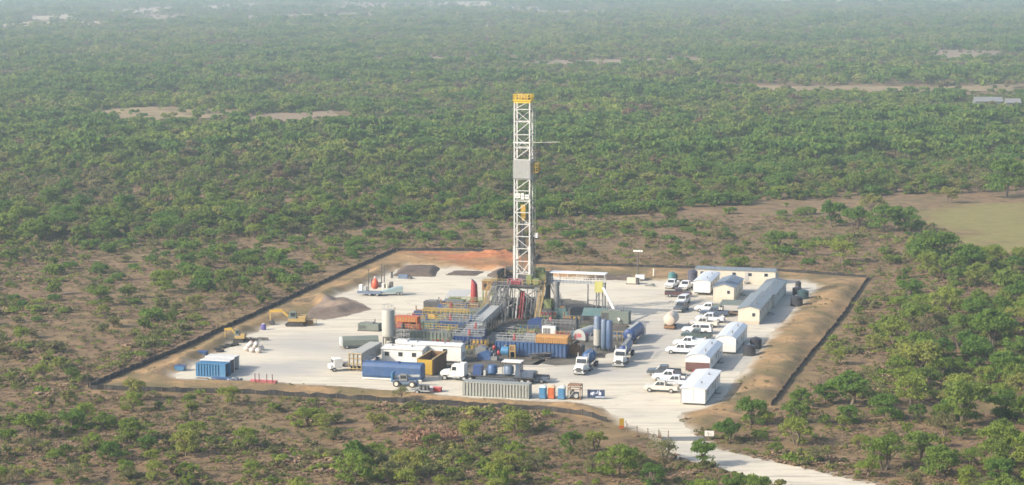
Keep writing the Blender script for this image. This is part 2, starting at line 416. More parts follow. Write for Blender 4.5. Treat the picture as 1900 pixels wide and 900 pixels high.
GREYED = [((1190, 610), 19), ((1255, 650), 16), ((1120, 690), 12), ((590, 640), 15), ((480, 690), 12), ((560, 680), 10), ((1430, 590), 14), ((1390, 670), 12), ((1300, 570), 12)]
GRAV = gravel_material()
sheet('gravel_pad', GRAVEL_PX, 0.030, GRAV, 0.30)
sheet('access_road', ROAD_PX, 0.024, GRAV, 0.22, seed=2)
MUD_PX = [(735, 655), (722, 600), (800, 572), (870, 562), (930, 552), (1010, 552), (1095, 562), (1170, 590), (1172, 630), (1130, 660), (1075, 676), (960, 676), (880, 690), (800, 700)]
def flat_material(name, a, b2, s):
    m, n, b = nodes_of(name); tc = n.nodes.new('ShaderNodeTexCoord').outputs['Object']
    n.links.new(ramp(n, noise_node(n, tc, s, 5, 0.65, 0.6), [(0.3, a), (0.7, b2)]), b.inputs['Base Color']); return m
sheet('muddy_ground', MUD_PX, 0.036, flat_material('oily_mud', (0.05, 0.047, 0.042), (0.17, 0.155, 0.128), 0.22), 0.9, 1.5, 5)
DRYF = flat_material('dry_grass_field', (0.14, 0.115, 0.06), (0.33, 0.24, 0.135), 0.05)
PALEF = flat_material('pale_bare_field', (0.28, 0.23, 0.15), (0.40, 0.33, 0.22), 0.01)
PINKF = flat_material('pinkish_bare_soil', (0.18, 0.135, 0.085), (0.27, 0.20, 0.135), 0.02)
CLEAR = [  # clearings in the scrub far behind, as the photo shows them
    ([(168, 205), (300, 198), (445, 205), (452, 219), (330, 223), (170, 223)], DRYF), ([(455, 213), (640, 206), (662, 214), (600, 224), (460, 230)], PINKF),
    ([(1250, 154), (1500, 160), (1700, 159), (1920, 157), (1920, 170), (1680, 171), (1480, 169), (1300, 164)], DRYF),
    ([(1400, -4), (1960, -9), (1960, 1), (1560, 6), (1400, 4)], PALEF), ([(50, 31), (150, 26), (150, 35), (60, 38)], PALEF), ([(-20, 42), (205, 40), (205, 46), (-20, 49)], PALEF),
    ([(190, 21), (310, 13), (330, 20), (240, 27)], PALEF), ([(250, 28), (350, 28), (350, 37), (260, 36)], PINKF), ([(370, 12), (470, 6), (480, 13), (380, 19)], PALEF),
    ([(440, 30), (700, 23), (710, 29), (480, 36)], PINKF), ([(580, 12), (720, 10), (720, 17), (590, 19)], DRYF), ([(780, 3), (920, 3), (910, 12), (830, 13)], PALEF),
    ([(980, 114), (1300, 108), (1300, 117), (980, 123)], PINKF), ([(1700, 92), (1860, 96), (1860, 113), (1760, 111)], PINKF), ([(690, 108), (960, 106), (960, 112), (690, 115)], PINKF),
    ([(560, 2), (1000, 14), (1000, 20), (600, 8)], PINKF), ([(950, 22), (1150, 18), (1150, 23), (950, 27)], PINKF)]
for i, (pts, mt) in enumerate(CLEAR): sheet('dry_field', pts, 0.30 + 0.02 * i, mt, 7.0, 22, i)

# ------------------------------------------------------------------ vegetation
def quads(me_name, co, q, mats, mi=None):
    me = bpy.data.meshes.new(me_name); n = len(co)
    me.vertices.add(n); me.vertices.foreach_set('co', np.asarray(co, np.float32).ravel())
    q = np.asarray(q, np.int32); me.loops.add(q.size); me.loops.foreach_set('vertex_index', q.ravel())
    me.polygons.add(len(q)); me.polygons.foreach_set('loop_start', np.arange(0, q.size, 4, dtype=np.int32))
    for m in mats: me.materials.append(m)
    if mi is not None: me.polygons.foreach_set('material_index', np.asarray(mi, np.int32))
    me.update(calc_edges=True); return me
def crown_points(seed, Rr, H, lobes, per, leaf, skirt=0.30, flat=0.62):
    """many small leaf sprays spread through lobes of an uneven, spreading crown"""
    g = np.random.default_rng(seed); cs = []
    for i in range(lobes):
        a = 2 * math.pi * (i * 0.618 + g.uniform(-.1, .1)); r = Rr * math.sqrt(g.uniform(0.02, 1)) * 0.72
        top = H * (1 - 0.42 * (r / Rr) ** 2) * g.uniform(0.72, 1.0); rl = Rr * g.uniform(0.17, 0.36)
        z = max(H * skirt + rl * 0.3, top - rl * flat); z = g.uniform(H * skirt, z) if g.uniform() < 0.28 else z
        cs.append((r * math.cos(a), r * math.sin(a), z, rl))
    co = []
    for x, y, z, rl in cs:
        k = int(per * g.uniform(0.6, 1.25)); d = g.normal(size=(k, 3)); d /= np.linalg.norm(d, axis=1)[:, None]
        d[:, 2] = np.where(d[:, 2] < -0.35, -d[:, 2], d[:, 2])
        rr = rl * g.uniform(0.35, 1.0, (k, 1)) ** 0.7 * g.choice([1.0, 1.0, 1.25], (k, 1)); c = np.array([x, y, z]) + d * rr * np.array([1, 1, flat])
        c += g.normal(size=(k, 3)) * rl * 0.07
        nn = d * 0.7 + g.normal(size=(k, 3)) * 0.75 + np.array([0, 0, 0.25]); nn /= np.linalg.norm(nn, axis=1)[:, None]
        t = np.cross(nn, g.normal(size=(k, 3))); t /= np.linalg.norm(t, axis=1)[:, None]; b = np.cross(nn, t)
        s = leaf * g.uniform(0.6, 1.3, (k, 1)); s2 = s * g.uniform(0.5, 0.9, (k, 1))
        j = lambda: g.uniform(0.7, 1.2, (k, 1))
        co.append(np.stack([c - t * s * j(), c - b * s2 * j(), c + t * s * j(), c + b * s2 * j()], 1).reshape(-1, 3))
    co = np.concatenate(co); co[:, 2] = np.maximum(co[:, 2], 0.12)
    return co, cs
def trunk_mb(seed, cs, H, thick):
    q = random.Random(seed); mb = MB(); n = q.choice((1, 2, 2, 3))
    for s in range(n):
        a = q.uniform(0, 6.28); bx, by = 0.16 * math.cos(a) * (n > 1), 0.16 * math.sin(a) * (n > 1)
        fx, fy, fz = bx * 3.5 + q.uniform(-.2, .2), by * 3.5 + q.uniform(-.2, .2), H * q.uniform(0.24, 0.36)
        mb.cyl((bx, by, -0.15), (fx, fy, fz), thick, thick * 0.72, 7)
        for x, y, z, rl in cs[s::n][:7]:
            mx, my, mz = fx + (x - fx) * 0.5, fy + (y - fy) * 0.5, fz + (z - fz) * 0.6
            mb.cyl((fx, fy, fz - 0.05), (mx, my, mz), thick * 0.55, thick * 0.38, 6); mb.cyl((mx, my, mz), (x, y, z + rl * 0.2), thick * 0.38, thick * 0.12, 5)
    return mb
def leaf_material(name, stops):
    m, n, b = nodes_of(name); b.inputs['Roughness'].default_value = 0.65
    oi = n.nodes.new('ShaderNodeObjectInfo'); tc = n.nodes.new('ShaderNodeTexCoord').outputs['Object']
    base = ramp(n, oi.outputs['Random'], stops)
    sp = noise_node(n, tc, 1.3, 3, 0.6)
    base = mix(n, maprange(n, sp, 0.35, 0.7, 0.0, 0.6), base, mix(n, 1.0, base, (1.55, 1.40, 1.05), 'MULTIPLY'))
    n.links.new(base, b.inputs['Base Color'])
    tr = n.nodes.new('ShaderNodeBsdfTranslucent'); n.links.new(base, tr.inputs[0]); ms = n.nodes.new('ShaderNodeMixShader'); ms.inputs[0].default_value = 0.5
    out = n.nodes['Material Output']; n.links.new(b.outputs[0], ms.inputs[1]); n.links.new(tr.outputs[0], ms.inputs[2]); n.links.new(ms.outputs[0], out.inputs[0])
    return m
LEAF_B = leaf_material('bright_leaves', [(0.0, (0.139, 0.211, 0.038)), (0.4, (0.186, 0.254, 0.046)), (0.75, (0.232, 0.270, 0.061)), (1.0, (0.238, 0.238, 0.079))])
LEAF_D = leaf_material('deep_leaves', [(0.0, (0.087, 0.167, 0.034)), (0.5, (0.122, 0.205, 0.040)), (1.0, (0.162, 0.221, 0.048))])
LEAF_G = leaf_material('grey_leaves', [(0.0, (0.145, 0.167, 0.065)), (0.5, (0.174, 0.184, 0.079)), (1.0, (0.197, 0.173, 0.089))])
LEAF_F = leaf_material('forest_leaves', [(0.0, (0.084, 0.140, 0.032)), (0.25, (0.128, 0.189, 0.040)), (0.55, (0.174, 0.232, 0.048)), (0.8, (0.215, 0.243, 0.065)), (0.93, (0.157, 0.140, 0.074)), (1.0, (0.186, 0.130, 0.084))])
TWIG = M('dry_grass_tufts', (0.240, 0.160, 0.095), 0.9, 0.25)
KIND = {}
for kind, mat, n, spec in (('bright', LEAF_B, 5, dict(lobes=24, per=105, leaf=0.14, skirt=0.10)), ('deep', LEAF_D, 5, dict(lobes=30, per=120, leaf=0.145, skirt=0.08)), ('grey', LEAF_G, 4, dict(lobes=18, per=75, leaf=0.125, skirt=0.15))):
    L = []
    for i in range(n):
        Rr, H = 2.6, {'bright': 4.0, 'deep': 4.3, 'grey': 3.5}[kind]
        co, cs = crown_points(ord(kind[0]) * 10 + i, Rr, H, **spec)
        cm = quads('crown', co, np.arange(len(co)).reshape(-1, 4), [mat]); tm = trunk_mb(i * 7 + ord(kind[0]), cs, H, 0.13).mesh('trunk'); tm.materials.append(BARK)
        L.append((cm, tm, co, tm))
    KIND[kind] = L
def inst_collection(name, objs):
    c = bpy.data.collections.new(name)
    for o in objs: c.objects.link(o)
    return c
def merged(name, crown_co, mat, trunk_me, i):
    nv = len(crown_co); me = quads(name, crown_co, np.arange(nv).reshape(-1, 4), [mat, BARK])
    if trunk_me:
        b = bmesh.new(); b.from_mesh(me); k = len(b.faces); b.from_mesh(trunk_me); b.faces.ensure_lookup_table()
        for f in b.faces[k:]: f.material_index = 1
        b.to_mesh(me); b.free()
    return bpy.data.objects.new('%s' % name, me)
near_src = []; far_src = []
for i in range(6):
    co, cs = crown_points(500 + i, 2.9 + .25 * (i - 3), (4.6, 3.4, 4.2, 5.2, 3.6, 3.0)[i], 18, 62, 0.28, 0.10, 0.70); t = trunk_mb(50 + i, cs, 4.2, 0.13).mesh('trunk')
    near_src.append(merged('a_tree%d' % i, co, (LEAF_F, LEAF_F, LEAF_B, LEAF_F, LEAF_G, LEAF_D)[i], t, i))
for i in range(6):
    co, cs = crown_points(600 + i, 3.3, (4.6, 3.6, 5.4, 4.2, 3.4, 5.0)[i], 14, 28, 0.52, 0.05, 0.75)
    far_src.append(merged('b_tree%d' % i, co, (LEAF_F, LEAF_F, LEAF_D, LEAF_F, LEAF_G, LEAF_B)[i], None, i))
tuft_src = []
for i in range(5):
    co, cs = crown_points(700 + i, 0.75, 0.75, 6, 16, 0.13, 0.05, 0.8); co = co * np.array([1, 1, 0.42 if i in (1, 2) else 1.0]); tuft_src.append(merged('c_tuft%d' % i, co, LEAF_G if i in (0, 3) else LEAF_B, None, i))
    if i in (1, 2): tuft_src[-1].data.materials[0] = TWIG
SRC = inst_collection('plants', near_src + far_src + tuft_src)
def scatter(name, pts, label, cat):
    """one object whose vertices carry a plant each; pts: (x, y, z, scale, turn, which plant)"""
    a = np.array(pts, np.float32); me = bpy.data.meshes.new(name); me.vertices.add(len(a)); me.vertices.foreach_set('co', a[:, :3].ravel())
    for nm, col, ty in (('size', 3, 'FLOAT'), ('turn', 4, 'FLOAT'), ('plant', 5, 'INT')):
        at = me.attributes.new(nm, ty, 'POINT'); at.data.foreach_set('value', a[:, col].astype(np.int32 if ty == 'INT' else np.float32))
    o = bpy.data.objects.new(name, me); COL.objects.link(o)
    g = bpy.data.node_groups.new(name, 'GeometryNodeTree')
    g.interface.new_socket('Geometry', in_out='INPUT', socket_type='NodeSocketGeometry'); g.interface.new_socket('Geometry', in_out='OUTPUT', socket_type='NodeSocketGeometry')
    N = g.nodes; L = g.links; gi = N.new('NodeGroupInput'); go = N.new('NodeGroupOutput'); ip = N.new('GeometryNodeInstanceOnPoints'); ci = N.new('GeometryNodeCollectionInfo')
    ci.inputs['Collection'].default_value = SRC; ci.inputs['Separate Children'].default_value = True; ci.inputs['Reset Children'].default_value = True
    def na(nm, ty):
        x = N.new('GeometryNodeInputNamedAttribute'); x.data_type = ty; x.inputs['Name'].default_value = nm; return x.outputs['Attribute']
    cx = N.new('ShaderNodeCombineXYZ'); L.new(na('turn', 'FLOAT'), cx.inputs[2])
    e2r = N.new('FunctionNodeEulerToRotation'); L.new(cx.outputs[0], e2r.inputs[0])
    L.new(gi.outputs[0], ip.inputs['Points']); L.new(ci.outputs[0], ip.inputs['Instance']); ip.inputs['Pick Instance'].default_value = True
    L.new(na('plant', 'INT'), ip.inputs['Instance Index']); L.new(e2r.outputs[0], ip.inputs['Rotation']); L.new(na('size', 'FLOAT'), ip.inputs['Scale'])
    L.new(ip.outputs[0], go.inputs[0])
    m = o.modifiers.new('plants', 'NODES'); m.node_group = g
    return tag(o, label, cat, kind='stuff')

EDGE = [(-400, 462), (0, 455), (300, 446), (500, 440), (640, 424), (700, 413), (950, 410), (1080, 400), (1240, 395), (1400, 376), (1500, 372), (1640, 366), (1700, 362), (1900, 350), (2400, 340)]
def edge(px): return np.interp(px, [e[0] for e in EDGE], [e[1] for e in EDGE])
FENCEPX = np.array(FENCE_PX, float)
def clearing(px, py, top):
    """whether a plant from base py up to top would stand in or before a clearing and hide it"""
    for pts, _ in CLEAR:
        q = np.array(pts, float)
        if px < q[:, 0].min() - 5 or px > q[:, 0].max() + 5: continue
        for t in (0.0, 0.35, 0.7):
            if inside(np.array(px), np.array(py + (top - py) * t), q): return True
    return False
def chance(px, py, x, y):
    """how thickly plants grow there: (chance, smallest and largest scale, weights of bright / deep / grey)"""
    n1 = float(vnoise(x, y, 28, 21)); n2 = float(vnoise(x, y, 70, 22))
    if py < edge(px) + 4 * n1:
        return (np.clip(0.98 + 0.28 * n1 + 0.22 * n2, 0.5, 1), 0.55, 1.45 + 0.3 * n2, (3, 6, 2))
    if inside(np.array(px), np.array(py), np.array(FIELD_PX, float)): return (0.0, 1, 1, (1, 1, 1))
    if px > 1490 and py > 440 and px > 1560 - (py - 520) * 0.55:      # right of the pad
        k = np.clip((px - (1640 - (py - 520) * 0.35)) / 170, 0, 1)
        if py > 480: return (0.10 + 0.60 * k + 0.28 * n1, 0.55, 1.25 + 0.25 * k, (6, 5, 1))
        return (0.10 + 0.15 * n1, 0.5, 0.9, (3, 4, 3))
    if py > 725:                                                       # before the pad
        k = np.clip((py - 735) / 120, 0, 1)
        if 700 < px < 1130 and py < 835: return (0.10 + 0.2 * k, 0.45, 0.8, (5, 1, 5))
        return (0.24 + 0.24 * k + 0.3 * n1, 0.42, 1.0, (9, 2, 4))
    if px < 740: return (0.30 + 0.30 * n1 + (0.22 if py < 500 else 0), 0.38, 0.92, (8, 1, 5))
    return (0.17 + 0.22 * n1, 0.35, 0.75, (4, 3, 5))
FIX = [  # trees one can single out in the photo: pixel of the base, crown width in photo pixels, kind
    (1738, 500, 108, 'deep'), (1700, 488, 60, 'deep'), (1800, 508, 70, 'deep'), (1868, 366, 90, 'deep'), (1762, 377, 46, 'bright'), (1562, 487, 60, 'bright'), (1240, 418, 44, 'deep'), (1440, 466, 58, 'deep'),
    (1545, 420, 60, 'deep'), (1590, 425, 60, 'deep'), (1640, 430, 64, 'deep'), (1620, 402, 56, 'bright'), (1680, 428, 60, 'deep'), (1305, 866, 62, 'deep'), (1640, 872, 92, 'bright'), (1478, 826, 84, 'bright'),
    (1575, 756, 96, 'deep'), (1396, 790, 66, 'deep'), (1350, 822, 62, 'deep'), (1555, 677, 44, 'bright'), (1480, 786, 60, 'deep'), (345, 846, 70, 'bright'), (1232, 856, 70, 'grey'), (1150, 886, 90, 'bright'), (1060, 842, 52, 'deep'),
    (1362, 922, 66, 'deep'), (1408, 930, 62, 'deep'), (1300, 925, 52, 'deep'), (185, 568, 52, 'deep'), (305, 543, 64, 'bright'), (362, 577, 44, 'bright'), (250, 745, 58, 'bright'), (425, 752, 56, 'bright'), (745, 742, 44, 'grey'),
    (870, 826, 66, 'bright'), (960, 806, 70, 'bright'), (1000, 870, 60, 'grey'), (760, 895, 90, 'bright'), (660, 900, 96, 'bright'), (575, 790, 60, 'bright'), (455, 835, 62, 'bright'), (235, 885, 52, 'bright'), (290, 893, 50, 'bright'),
    (60, 815, 80, 'bright'), (135, 800, 60, 'deep'), (800, 830, 40, 'bright'), (700, 800, 52, 'bright'), (1840, 648, 110, 'deep'), (1870, 560, 90, 'deep'), (1760, 590, 80, 'bright'), (1700, 700, 100, 'bright'), (1790, 790, 110, 'deep'), (1850, 850, 100, 'bright'),
    (1660, 640, 70, 'bright'), (1690, 560, 60, 'deep'), (1560, 460, 30, 'bright'), (1010, 445, 34, 'bright'), (1160, 430, 30, 'bright'), (1330, 450, 40, 'grey'), (1250, 476, 36, 'bright'), (1500, 475, 40, 'bright'), (1420, 790, 40, 'bright'), (1515, 860, 50, 'grey')]
plants = []          # x, y, scale, turn, kind, px, py
for px, py, wpx, kind in FIX:
    p = P(px, py); d = p.y; plants.append((p.x, p.y, wpx * d / F / 5.4, rnd.uniform(0, 6.28), kind, px, py))
fixed = np.array([(p[0], p[1], p[2]) for p in plants])
def grow(y0, y1, step):
    y = y0
    while y < y1:
        hw = y * 0.25 * (1.06 if y < 640 else 1.22) + 14; x = -hw
        while x < hw:
            X, Y = x + rnd.uniform(-.48, .48) * step, y + rnd.uniform(-.48, .48) * step; x += step
            px, py = proj(X, Y)
            c, s0, s1, wt = chance(px, py, X, Y)
            if rnd.random() > c: continue
            s = s0 + (s1 - s0) * rnd.random() ** 1.4
            if Y < 700:
                m = 2.4 * s
                if inside(np.array(X), np.array(Y), FENCE) or inside(np.array(X), np.array(Y), ROADP): continue
                if polydist(np.array(X), np.array(Y), FENCE) < m + (1.2 if py < 720 else 0.3) or polydist(np.array(X), np.array(Y), ROADP) < m: continue
                if len(fixed) and np.min(np.hypot(fixed[:, 0] - X, fixed[:, 1] - Y) / (fixed[:, 2] * 2.2)) < 1: continue
                if 735 < px < 855 and 772 < py < 835: continue
                if py > 722 and px < 1170 and proj(X, Y, 3.7 * s)[1] < np.interp(px, [165, 450, 600, 750, 1000, 1130, 1170], [722, 732, 740, 750, 763, 785, 803]) + 3: continue
            else:
                if rnd.random() > 0.10 and clearing(px, py, proj(X, Y, 3.0 * s)[1]): continue
                if 1785 < px < 1890 and 178 < py < 201: continue
            plants.append((X, Y, s, rnd.uniform(0, 6.28), rnd.choices(('bright', 'deep', 'grey'), wt)[0], px, py))
        y += step
under = []
grow(276, 640, 5.2); grow(640, 1250, 6.6); grow(1250, 2500, 9.0); grow(2500, 5200, 14.0)

# the plants that show largest stand as trees of their own, the rest is one mass
def shown(p): return (p[2] * F / p[1] / 10) ** 2 if (-25 < p[5] < 1925 and p[6] < 905 + 60 * p[2]) else 0
order = sorted(range(len(plants)), key=lambda i: (-1 if i < len(FIX) else 0, -shown(plants[i])))
own = [plants[i] for i in order[:298]]; mass = [plants[i] for i in order[298:]]
def zone(px, py):
    if py < edge(px) - 5: return 'at the edge of the dense scrub'
    if px < 330 and py < 720: return 'well outside the long fence'
    if px < 740 and py < 560: return 'outside the long fence, upper end'
    if px < 740 and py < 725: return 'outside the long fence, lower end'
    if px > 1500 and py < 480: return 'beside the grassy field'
    if px > 1690 and py < 620: return 'in the thicket below the field'
    if px > 1690 and py < 760: return 'in the thicket facing the entrance'
    if px > 1480 and py < 700: return 'outside the fence on the tan bank'
    if px > 1300 and py < 835: return 'between tan bank and access road'
    if px > 1560: return 'beyond the bend of the road'
    if px > 1330: return 'along the bend of the road'
    if py > 725:
        a = 'close before' if py < 790 else ('midway before' if py < 850 else 'far before')
        return a + (' the blue container' if px < 420 else ' the red pipe rack' if px < 640 else ' the smooth blue tank' if px < 860 else ' the ribbed container' if px < 1080 else ' the entrance')
    return 'in the strip behind the pad'
cells = {}
for p in own:
    cells.setdefault((zone(p[5], p[6]), p[4]), []).append(p)
ORD = 'first second third fourth fifth sixth seventh eighth ninth tenth eleventh twelfth'.split()
LOOK = {'bright': 'bright green', 'deep': 'deep green', 'grey': 'grey green'}
def sizew(s): return 'large' if s > 1.15 else 'middling' if s > 0.8 else 'small'
tree_i = 0
RIGP = P(968, 600)
for (zn, kind), L in cells.items():
    by = {}
    for p in L: by.setdefault(sizew(p[2]), []).append(p)
    for sz, K in by.items():
        K.sort(key=lambda p: math.hypot(p[0] - RIGP.x, p[1] - RIGP.y))
        for j, p in enumerate(K):
            base = '%s %s tree' % (sz, LOOK[kind])
            if len(K) == 1: lab = 'only %s %s' % (base, zn)
            elif j < 12: lab = '%s %s %s, counting from the rig' % (ORD[j], base, zn)
            else: lab = '%s %s, past the twelfth' % (base, zn)
            cm, tm = KIND[kind][tree_i % len(KIND[kind])][:2]; tree_i += 1
            r = bpy.data.objects.new('tree', None); COL.objects.link(r); r.location = (p[0], p[1], float(land([p[0]], [p[1]])[0][0]))
            r.rotation_euler = (0, 0, p[3]); q = 0.9 + 0.25 * ((tree_i * 0.618) % 1); e = 0.86 + 0.3 * ((tree_i * 0.414) % 1); r.scale = (p[2] * 1.05 * e, p[2] * 1.05 / e, p[2] * q)
            tag(r, lab, 'tree', 'trees ' + zn)
            for nm, me in (('trunk', tm), ('crown', cm)):
                c = bpy.data.objects.new(nm, me); COL.objects.link(c); c.parent = r
pts = []
for p in mass:
    X, Y, s, t, kind = p[:5]
    a, b = float(vnoise(X, Y, 90, 51)) + 0.5 * rnd.uniform(-1, 1), float(vnoise(X, Y, 45, 52)) + 0.5 * rnd.uniform(-1, 1)
    sp = (5, 2) if a > 0.45 else (4, 4) if b < -0.5 else (2, 5) if b > 0.55 else (rnd.choice((0, 1, 3)), rnd.choice((0, 1, 3)))
    if Y < 800: pts.append((X, Y, 0, s * 0.95 * (1.25 if a > 0.45 else 1), t, sp[0]))
    else: pts.append((X, Y, 0, s * (1.0 if Y < 1250 else 1.15 if Y < 2500 else 1.55) * (1.2 if a > 0.45 else 1), t, 6 + sp[1]))
# low shrubs filling the gaps of the scrub behind
g = np.random.default_rng(77)
for i in range(26000):
    Y = 420 + 800 * math.sqrt(g.random()); X = g.uniform(-1, 1) * (Y * 0.262 + 6); px, py = proj(X, Y)
    if py > edge(px) or clearing(px, py, proj(X, Y, 1.5)[1]): continue
    pts.append((X, Y, 0, g.uniform(0.28, 0.6), g.uniform(0, 6.28), g.integers(0, 6)))
scatter('woodland', pts, 'dense green mesquite scrub covering the plain to the far haze', 'woodland')
g = np.random.default_rng(12); NT = 150000
Y = 283 + 345 * g.random(NT) ** 1.1; X = g.uniform(-1, 1, NT) * (Y * 0.262 + 4); n1 = vnoise(X, Y, 14, 31) + 0.6 * vnoise(X, Y, 5, 32)
ok = g.random(NT) < 0.36 + 0.36 * n1; X, Y, n1 = X[ok], Y[ok], n1[ok]; k = len(X)
A = np.stack([X, Y, 0 * X, g.uniform(0.35, 1.2, k) * (1 + 0.7 * (n1 > 0.55)) * np.where(g.random(k) < 0.05, 1.8, 1), g.uniform(0, 6.28, k), 12 + g.choice([0, 1, 1, 2, 2, 2, 1, 4, 3, 1], k)], 1)
keep = ~inside(A[:, 0], A[:, 1], ROADP) & ~inside(A[:, 0], A[:, 1], FIELD)
keep &= polydist(A[:, 0], A[:, 1], FENCE) > 2.2
fi = inside(A[:, 0], A[:, 1], FENCE); keep &= ~fi | ((np.random.default_rng(5).random(len(A)) < 0.10) & ~inside(A[:, 0], A[:, 1], GRAVEL) & (polydist(A[:, 0], A[:, 1], GRAVEL) > 1.5))
A = A[keep]; A[:, 2] = land(A[:, 0], A[:, 1])[0] - 0.03; A[fi[keep], 3] *= 0.4
scatter('undergrowth', A, 'low dry brush and weeds between the trees', 'undergrowth')

# dead brush pushed into a heap before the front fence
hb = thing('brush_heap', 'brown heap of dead brush before the front fence', 'brush heap', (800, 822), 0.0)
q = random.Random(4); mb = MB()
for i in range(620):
    a = q.uniform(0, 6.28); r = math.sqrt(q.random()); x, y = 5.2 * r * math.cos(a), 3.6 * r * math.sin(a); h = 3.0 * (1 - r * r) * q.uniform(0.2, 1)
    d = Vector((q.gauss(0, 1), q.gauss(0, 1), q.gauss(0, .5))).normalized() * q.uniform(0.5, 1.3)
    mb.cyl((x, y, max(0.05, h)), (x + d.x, y + d.y, max(0.05, h + d.z)), q.uniform(.03, .07), 0.015, 4)
mb.build('branch_pile', M('dead_branches', (0.23, 0.14, 0.09), 0.9, 0.4, 0.8), hb)
co, cs = crown_points(91, 5.4, 2.8, 16, 60, 0.22, 0.05, 0.6); me = quads('dry_leaves', co * np.array([1, .7, 1]), np.arange(len(co)).reshape(-1, 4), [M('dead_leaves', (0.22, 0.12, 0.075), 0.9, 0.4, 0.8)])
o = bpy.data.objects.new('dry_leaves', me); COL.objects.link(o); o.parent = hb

# ------------------------------------------------------------------ silt fences
def zat(x, y): return float(land([x], [y])[0][0])
def silt_fence(label, px, h=0.8, mat=FABRIC, every=2.6, seed=1):
    q = random.Random(seed); w = [P(*p) for p in px]; root = thing('silt_fence', label, 'fence', (w[0].x, w[0].y, 0), 0.0, 'silt fences round the pad')
    pts = []
    for a, b in zip(w, w[1:]):
        k = max(1, round((b - a).length / 1.3))
        pts += [a + (b - a) * (i / k) for i in range(k)]
    pts.append(w[-1]); o0 = w[0]; mb = MB(); n = len(pts); th = 0.03
    for i, p in enumerate(pts):
        d = (pts[min(i + 1, n - 1)] - pts[max(i - 1, 0)]).normalized(); s = Vector((-d.y, d.x, 0))
        jit = s * q.gauss(0, 0.10); z = zat(p.x, p.y) - 0.1; t = z + h * (1 + q.gauss(0, 0.09)); lean = s * q.gauss(0, 0.08)
        for off, zz, ln in ((-th, z, 0), (th, z, 0), (th, t, 1), (-th, t, 1)):
            c = p - o0 + jit + s * off + lean * ln; mb.v.append((c.x, c.y, zz))
    for i in range(n - 1):
        for j in range(4): mb.f.append([i * 4 + j, i * 4 + (j + 1) % 4, i * 4 + 4 + (j + 1) % 4, i * 4 + 4 + j])
    mb.f.append([3, 2, 1, 0]); mb.f.append([n * 4 - 4 + j for j in range(4)])
    mb.build('cloth', mat, root)
    pm = MB().box(-.035, .035, -.035, .035, -.3, h + 0.18).mesh('post'); pm.materials.append(WOOD)
    for i in range(0, n, 2):
        d = (pts[min(i + 1, n - 1)] - pts[max(i - 1, 0)]).normalized(); c = pts[i] - o0 + Vector((d.y, -d.x, 0)) * 0.14
        e = bpy.data.objects.new('post', pm); COL.objects.link(e); e.parent = root; e.location = (c.x, c.y, zat(pts[i].x, pts[i].y))
    return root
BROWNCLOTH = M('brown_silt_cloth', (0.055, 0.035, 0.026), 0.9, 0.3)
silt_fence('long black silt fence along the berm beside the yellow excavators', [(165, 720), (262, 680), (330, 652), (500, 573), (640, 507), (735, 465)], 1.0, seed=1)
silt_fence('black silt fence behind the orange clay bank and the pits', [(737, 465), (840, 465), (950, 468), (1000, 475), (988, 489)], 0.85, seed=2)
silt_fence('straight dark silt fence behind the mast and the long cream trailer', [(990, 491), (1140, 494), (1290, 498), (1440, 503), (1609, 515)], 0.75, seed=3)
silt_fence('brown silt fence on the outer edge of the tan bank', [(1611, 516), (1560, 591), (1500, 663), (1460, 714), (1430, 753)], 0.75, BROWNCLOTH, seed=4)
silt_fence('low dark silt fence along the front bank, curving to the entrance', [(168, 722), (300, 727), (450, 731), (600, 738), (750, 748), (880, 755), (1000, 761), (1080, 771), (1128, 783)], 0.95, seed=5)
# wire fence, gate post and cattle guard at the entrance
wf = thing('wire_fence', 'thin wire fence with wooden posts at the entrance', 'fence', (1170, 803), 0.0); o0 = P(1170, 803)
wp = [P(*p) - o0 for p in ((1163, 801), (1182, 806), (1202, 810), (1222, 813), (1240, 815))]; mb = MB()
for a, b in zip(wp, wp[1:]):
    for z in (0.5, 0.85, 1.2): mb.bar((a.x, a.y, z), (b.x, b.y, z), 0.02)
mb.build('wire', STEEL, wf)
for a in wp: MB().cyl((a.x, a.y, -.2), (a.x, a.y, 1.45), 0.08, n=6).build('post', WOOD, wf)
cg = thing('cattle_guard', 'dark steel cattle guard laid across the access road', 'cattle guard', (1268, 815), R(4)); mb = MB()
for i in range(14): mb.box(-3.4, 3.4, -1.25 + i * 0.19, -1.16 + i * 0.19, 0.04, 0.13)
mb.build('grid_bar', STEEL, cg)
for s in (-1, 1): MB().box(s * 3.5 - .08, s * 3.5 + .08, -1.4, 1.5, 0, 0.22).build('side_beam', DARK, cg)
for s in (-1, 1):
    mb = MB()
    for y in (-1.3, 0, 1.3): mb.bar((s * 3.7, y, 0), (s * 3.9, y, 1.2), 0.05)
    for z in (0.6, 1.2): mb.bar((s * (3.6 + z / 6), -1.3, z), (s * (3.6 + z / 6), 1.3, z), 0.05)
    mb.build('wing_rail', WOOD, cg)
sg = thing('entrance_sign', 'small white sign on two posts beside the cattle guard', 'sign', (1316, 816), R(-5))
for s in (-.5, .5): MB().box(s - .05, s + .05, -.05, .05, 0, 1.3).build('post', WOOD, sg)
MB().box(-.75, .75, -.09, -.055, 0.6, 1.5).build('panel', WHITE, sg)
mk = thing('marker_board', 'yellow and orange marker boards at the end of the front fence', 'sign', (1155, 797), R(8))
MB().box(-.55, .25, -.05, .05, 0.7, 1.9).build('panel', YELLOW, mk); MB().box(.35, .85, -.12, -.03, 0.5, 1.15).build('panel', WHITE, mk); MB().box(-.6, .2, -.14, -.06, 0.2, 0.68).build('panel', ORANGE, mk)
for s in (-.45, .15, .6): MB().box(s - .05, s + .05, 0.05, .12, 0, 1.5).build('post', WOOD, mk)

